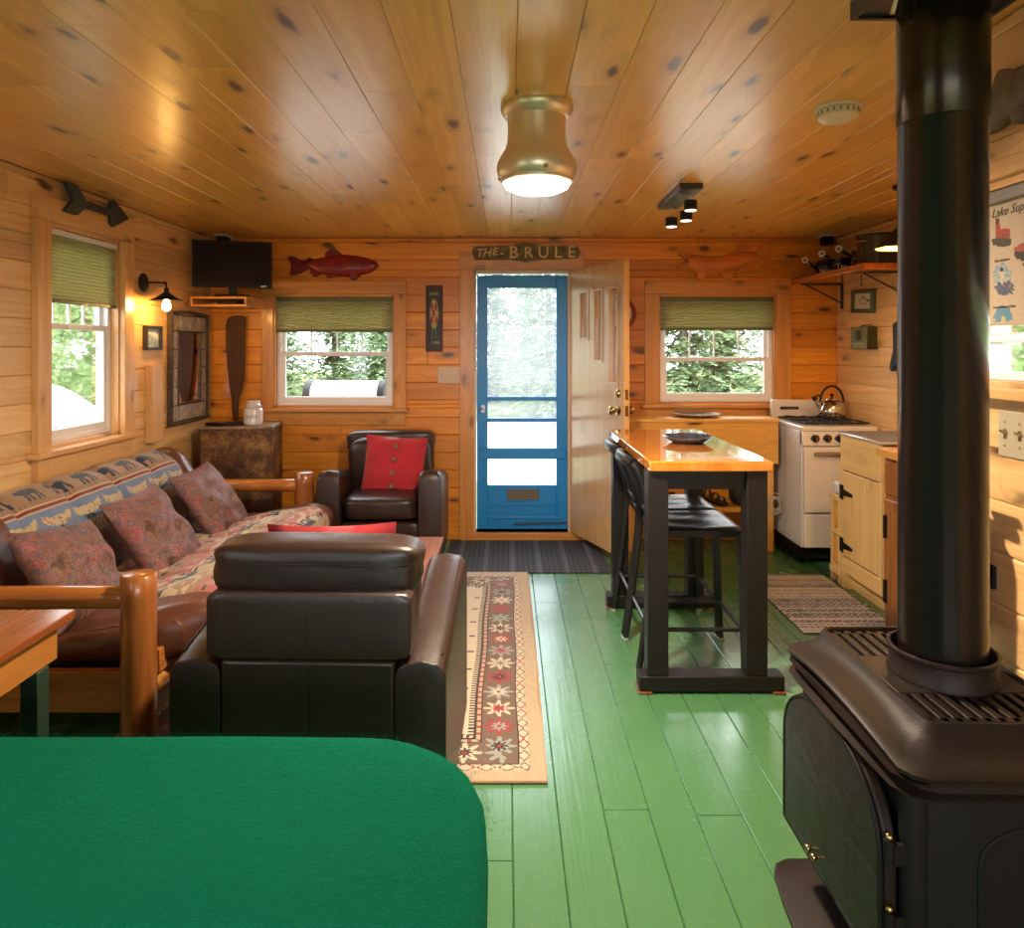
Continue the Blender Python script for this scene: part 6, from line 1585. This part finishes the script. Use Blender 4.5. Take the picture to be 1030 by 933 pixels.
# ================================================================== OUTSIDE
GZ = -.42
def ground_mat():
    t = NT('grass_and_gravel'); c = t.coord(); n = t.noise(c, 1.2, 5, .6); f = t.noise(c, 30, 4, .7)
    g = t.mix(f, (.10, .16, .04, 1), (.22, .30, .10, 1)); g = t.mix(t.m2('MULTIPLY', n, .5), g, (.26, .24, .12, 1))
    t.bsdf(g, .95, 0, .1); return t.m
m = MB(); m.box(-40, 40, -20, 60, GZ-.1, GZ); struct(obj('ground', m, ground_mat(), origin=False))
m = MB(); v = 40
poly = [(-40, 11.5), (-8, 10.6), (0, 10.2), (8, 10.6), (40, 12), (40, 18.5), (8, 18.2), (0, 18.6), (-8, 18.8), (-40, 20)]
m.prism(poly, GZ+.001, GZ+.015, 'XY'); gr_ = obj('gravel_road', m, plain('pale_gravel', (.46, .44, .40, 1), .9, var=.2, vscale=20), origin=False); struct(gr_)
def leafmat(name, a, b):
    t = NT(name); n = t.noise(t.coord(), 1.6, 3); col = t.mix(n, a, b)
    d = t.n('ShaderNodeBsdfDiffuse'); t.l(col, d.inputs[0]); tl = t.n('ShaderNodeBsdfTranslucent'); t.l(col, tl.inputs[0])
    mx = t.n('ShaderNodeMixShader'); mx.inputs[0].default_value = .4; t.l(d.outputs[0], mx.inputs[1]); t.l(tl.outputs[0], mx.inputs[2]); t.l(mx.outputs[0], t.out.inputs[0]); return t.m
LF1 = leafmat('spruce_needles', (.17, .25, .13, 1), (.32, .42, .24, 1)); LF2 = leafmat('birch_leaves', (.22, .33, .13, 1), (.40, .50, .24, 1))
BARK = plain('grey_bark', (.14, .12, .10, 1), .9, var=.4, vscale=9)
def conifer(seed, h, R, dens=1.0):
    rnd = random.Random(seed); t = bpy.data.objects.new('spruce_tree', None); COL.objects.link(t); ORG[t.name] = Vector((0, 0, 0))
    m = MB(); m.tube([(0, 0, 0), (.03, 0, h*.5), (0, 0, h)], [h*.022, h*.013, .01], 10); obj('trunk', m, BARK, t)
    m = MB(); z = h*.06
    while z < h*.98:
        rr = R*(1-z/h)**.8*rnd.uniform(.85, 1.1)+.1; nb = rnd.randint(6, 9)
        for k in range(nb):
            a = rnd.uniform(0, 2*PI); L = rr*rnd.uniform(.7, 1.1); n = max(3, int(L/.16*dens))
            for i in range(n):
                s = (i+.6)/n; x, y, zz = L*s*math.cos(a), L*s*math.sin(a), z-.28*L*s*s+rnd.uniform(-.05, .05)
                for q in range(5):
                    aa = a+rnd.uniform(-1.3, 1.3); l = rnd.uniform(.16, .36)*(1.15-.5*s); w = l*.30
                    dx_, dy_ = math.cos(aa), math.sin(aa); dz = rnd.uniform(-.5, .25)
                    p = (x+rnd.uniform(-.06, .06), y+rnd.uniform(-.06, .06), zz+rnd.uniform(-.05, .05))
                    m.add([(p[0], p[1], p[2]), (p[0]+dx_*l*.5-dy_*w, p[1]+dy_*l*.5+dx_*w, p[2]+dz*l*.4), (p[0]+dx_*l, p[1]+dy_*l, p[2]+dz*l), (p[0]+dx_*l*.5+dy_*w, p[1]+dy_*l*.5-dx_*w, p[2]+dz*l*.5)], [(0, 1, 2, 3)])
        z += h*rnd.uniform(.020, .034)
    obj('foliage', m, LF1, t, smooth=False, recalc=False); return t
def broadleaf(seed, h, R, n=9000):
    rnd = random.Random(seed); t = bpy.data.objects.new('birch_tree', None); COL.objects.link(t); ORG[t.name] = Vector((0, 0, 0))
    m = MB(); m.tube([(0, 0, 0), (.1, .05, h*.4), (.05, .1, h*.75)], [.10, .07, .03], 10)
    for k in range(9):
        a = rnd.uniform(0, 2*PI); z = h*rnd.uniform(.25, .7); m.tube([(.06, .05, z), (R*.6*math.cos(a), R*.6*math.sin(a), z+h*.14)], [.035, .01], 6)
    obj('trunk', m, BARK, t); m = MB()
    bl = [(rnd.uniform(-R, R)*.7, rnd.uniform(-R, R)*.7, h*rnd.uniform(.25, .95), rnd.uniform(.35, .8)*R*.6) for _ in range(26)]
    for k in range(n):
        b = rnd.choice(bl); d = Vector((rnd.gauss(0, 1), rnd.gauss(0, 1), rnd.gauss(0, 1))).normalized()*b[3]*rnd.random()**.4
        p = Vector(b[:3])+d; u = Vector((rnd.uniform(-1, 1), rnd.uniform(-1, 1), rnd.uniform(-1, 1))).normalized(); w = u.orthogonal().normalized(); l = rnd.uniform(.05, .10)
        m.add([p-u*l, p-w*l*.7, p+u*l, p+w*l*.7], [(0, 1, 2, 3)])
    obj('foliage', m, LF2, t, smooth=False, recalc=False); return t
protos = [conifer(1, 7.5, 2.1), conifer(2, 6.2, 1.9), broadleaf(4, 6.5, 2.0)]
spots = []
rnd = random.Random(8)
for r, (yy, xs_) in enumerate(((20.6, range(-11, 14, 4)), (25.2, range(-13, 16, 4)), (30.2, range(-15, 18, 4)))):
    for j, x in enumerate(xs_): spots.append((x+rnd.uniform(-.2, .2)+(.6 if r % 2 else 0), yy+rnd.uniform(-.3, .3), (r+j) % 2, 1.0+.12*r))
spots += [(-10.2, 15.6, 2, 1.0), (-14.6, 17.5, 2, 1.1), (-8.4, 12.1, 2, .72), (-12.8, 12.2, 2, .9), (6.6, 9.2, 2, .95), (9.6, 13.0, 2, 1.0), (6.4, 15.6, 1, .9)]
used = set()
for i, (x, y, k, s) in enumerate(spots):
    p = protos[k]
    o = p if k not in used else dup(p)
    used.add(k); o.location = (x, y, GZ); o.rotation_euler = (0, 0, i*1.3); o.scale = (s, s, s)
    kind = 'birch' if k == 2 else 'spruce'
    o['label'] = {'birch': 'light green leafy tree growing outside beyond the cabin windows', 'spruce': 'green spruce tree growing outside beyond the gravel road'}[kind]
    o['category'] = 'tree'; o['group'] = '%s trees outside the cabin' % kind
# leaning trunk seen through the small right window
m = MB(); m.tube([(4.35, 6.0, GZ), (4.05, 6.0, .8), (3.9, 6.1, 1.6), (3.95, 6.2, 2.8), (4.1, 6.2, 4.5)], [.16, .12, .10, .08, .05], 12)
tag(obj('bare_tree_trunk', m, plain('dark_bark', (.10, .085, .07, 1), .9, var=.4, vscale=8)), 'dark leaning tree trunk outside the window with the picture blind', 'tree')
# gas grill outside window_2
bb = thing('barbecue_grill', 'silver gas grill with domed hood standing outside the back window', 'grill', (-1.45, 6.6, GZ))
SV = plain('pale_steel_hood', (.62, .63, .64, 1), .35, .4); gx = (-1.80, -1.09)
prof = [(6.28, .98), (6.28, 1.04), (6.32, 1.14), (6.42, 1.205), (6.54, 1.205), (6.64, 1.15), (6.68, 1.06), (6.68, .98)]
m = MB(); m.ring([[(x, a, b) for a, b in prof] for x in (gx[0]+.06, gx[1]-.06)]); hd = obj('hood', m, SV, bb)
for x0_, x1_ in ((gx[0], gx[0]+.059), (gx[1]-.059, gx[1])):
    m = MB(); m.ring([[(x, 6.48+(a-6.48)*1.03, .98+(b-.98)*1.03) for a, b in prof] for x in (x0_, x1_)]); obj('hood_end', m, TVB, hd)
m = MB(); m.tube([(-1.62, 6.28, 1.05), (-1.62, 6.235, 1.06), (-1.27, 6.235, 1.06), (-1.27, 6.28, 1.05)], .012, 8); obj('handle', m, CHR, hd)
m = MB(); m.box(gx[0], gx[1], 6.27, 6.69, .80, .979); obj('firebox', m, TVB, bb, bevel=.01)
m = MB(); m.box(gx[0]-.30, gx[0]-.003, 6.30, 6.66, .93, .955); obj('side_shelf', m, SV, bb, bevel=.005)
m = MB(); m.box(gx[0]+.03, gx[1]-.03, 6.30, 6.66, GZ+.08, .799); obj('cart', m, TVB, bb, bevel=.008)
for x in (gx[0]+.06, gx[1]-.06):
    for y in (6.33, 6.63): m = MB(); m.cyl((x-.02, y, GZ+.04), (x+.02, y, GZ+.04), .039, n=18); obj('wheel', m, TVB, bb)
# parked car seen through window_1
car = thing('parked_car', 'pale parked car glimpsed through the bottom of the left window', 'car', (0, 0, 0))
CP = plain('pale_silver_car_paint', (.50, .56, .60, 1), .2, .3, var=.02, Coat_Weight=1); CG = plain('car_glass', (.10, .14, .16, 1), .05, 0, spec=.8, var=0)
side = [(-2.2, .35), (-2.25, .70), (-2.1, .95), (-1.5, 1.02), (-.95, 1.42), (-.2, 1.50), (.45, 1.45), (1.15, 1.03), (1.9, .93), (2.2, .75), (2.25, .40)]
def crow(y, ins):
    return [(x*(1-ins*.02), y, z if z < 1.0 else z) for x, z in side]
m = MB(); ss = bezsmooth(side, 4, False)
m.ring([[(x, s*w, z if z < 1.02 else z) for x, z in ss] for s, w in ((-1, .80), (-1, .86), (-1, .70), (1, .70), (1, .86), (1, .80))][0:1]+[[(x, y*(1 if z < 1.02 else 1-.35*(z-1.02)), z) for x, z in ss] for y in (-.85, -.45, 0, .45, .85)]); cb = obj('body', m, CP, car, bevel=.03)
m = MB(); m.add([(1.14, -.66, 1.05), (1.14, .66, 1.05), (.50, .58, 1.445), (.50, -.58, 1.445), (1.10, -.66, 1.03), (1.10, .66, 1.03), (.46, .58, 1.42), (.46, -.58, 1.42)], [(0, 1, 2, 3), (4, 7, 6, 5), (0, 4, 5, 1), (1, 5, 6, 2), (2, 6, 7, 3), (3, 7, 4, 0)]); obj('windshield', m, CG, car)
m = MB(); m.prism([(-1.35, 1.05), (-.9, 1.38), (.40, 1.38), (.95, 1.05)], -.865, -.80, 'XZ'); obj('side_window', m, CG, car)
for x in (-1.4, 1.4):
    for y in (-.80, .80):
        m = MB(); m.cyl((x, y-.10, .33), (x, y+.10, .33), .33, n=28); wh = obj('wheel', m, TVB, car, bevel=.03)
        m = MB(); m.cyl((x, y-.105, .33), (x, y+.105, .33), .19, n=20); obj('rim', m, CHR, wh)
place(car, (-6.05, 8.2, GZ), math.radians(-4))
SKY = 8.5; EXPO = 0.55
# ================================================================== LIGHT AND CAMERA
w = bpy.data.worlds.new('overcast_sky'); sc.world = w; w.use_nodes = True
nt = w.node_tree; bg = nt.nodes['Background']
tc = nt.nodes.new('ShaderNodeTexCoord'); sp = nt.nodes.new('ShaderNodeSeparateXYZ'); nt.links.new(tc.outputs['Generated'], sp.inputs[0])
rp = nt.nodes.new('ShaderNodeValToRGB'); rp.color_ramp.elements[0].position = .0; rp.color_ramp.elements[0].color = (.80, .86, .90, 1)
rp.color_ramp.elements[1].position = .7; rp.color_ramp.elements[1].color = (.92, .96, 1.0, 1)
nt.links.new(sp.outputs[2], rp.inputs[0]); nt.links.new(rp.outputs[0], bg.inputs[0]); bg.inputs[1].default_value = SKY
def portal(T, hole, y=.13):
    u0, u1, z0, z1 = hole
    L = bpy.data.lights.new('window_portal', 'AREA'); L.shape = 'RECTANGLE'; L.size = u1-u0; L.size_y = z1-z0; L.cycles.is_portal = True
    o = bpy.data.objects.new('window_portal', L); COL.objects.link(o)
    c = T @ Vector(((u0+u1)/2, y, (z0+z1)/2)); xa = (T.to_3x3() @ Vector((1, 0, 0))); za = (T.to_3x3() @ Vector((0, 1, 0)))
    ya = za.cross(xa)
    o.matrix_world = M4(tuple(c), tuple(xa), tuple(ya), tuple(za))
for T, h in ((T_BACK, W2), (T_BACK, W3), (T_BACK, DR), (T_LEFT, W1), (T_NEAR, W4), (T_REAR, RW_FILL), (T_LEFT, LW_FILL)): portal(T, h)
cam = bpy.data.cameras.new('camera'); co = bpy.data.objects.new('camera', cam); COL.objects.link(co)
co.location = (0, 0, CAMZ); co.rotation_euler = (PI/2, 0, 0)
cam.sensor_width = 36; cam.sensor_fit = 'HORIZONTAL'; cam.lens = 36*F/1030
cam.shift_x = 5/1030; cam.shift_y = -116.5/1030; cam.clip_start = .05; cam.clip_end = 300
sc.camera = co
sc.view_settings.view_transform = 'Standard'; sc.view_settings.look = 'None'
sc.view_settings.gamma = 1; sc.view_settings.use_curve_mapping = False; sc.view_settings.exposure = EXPO
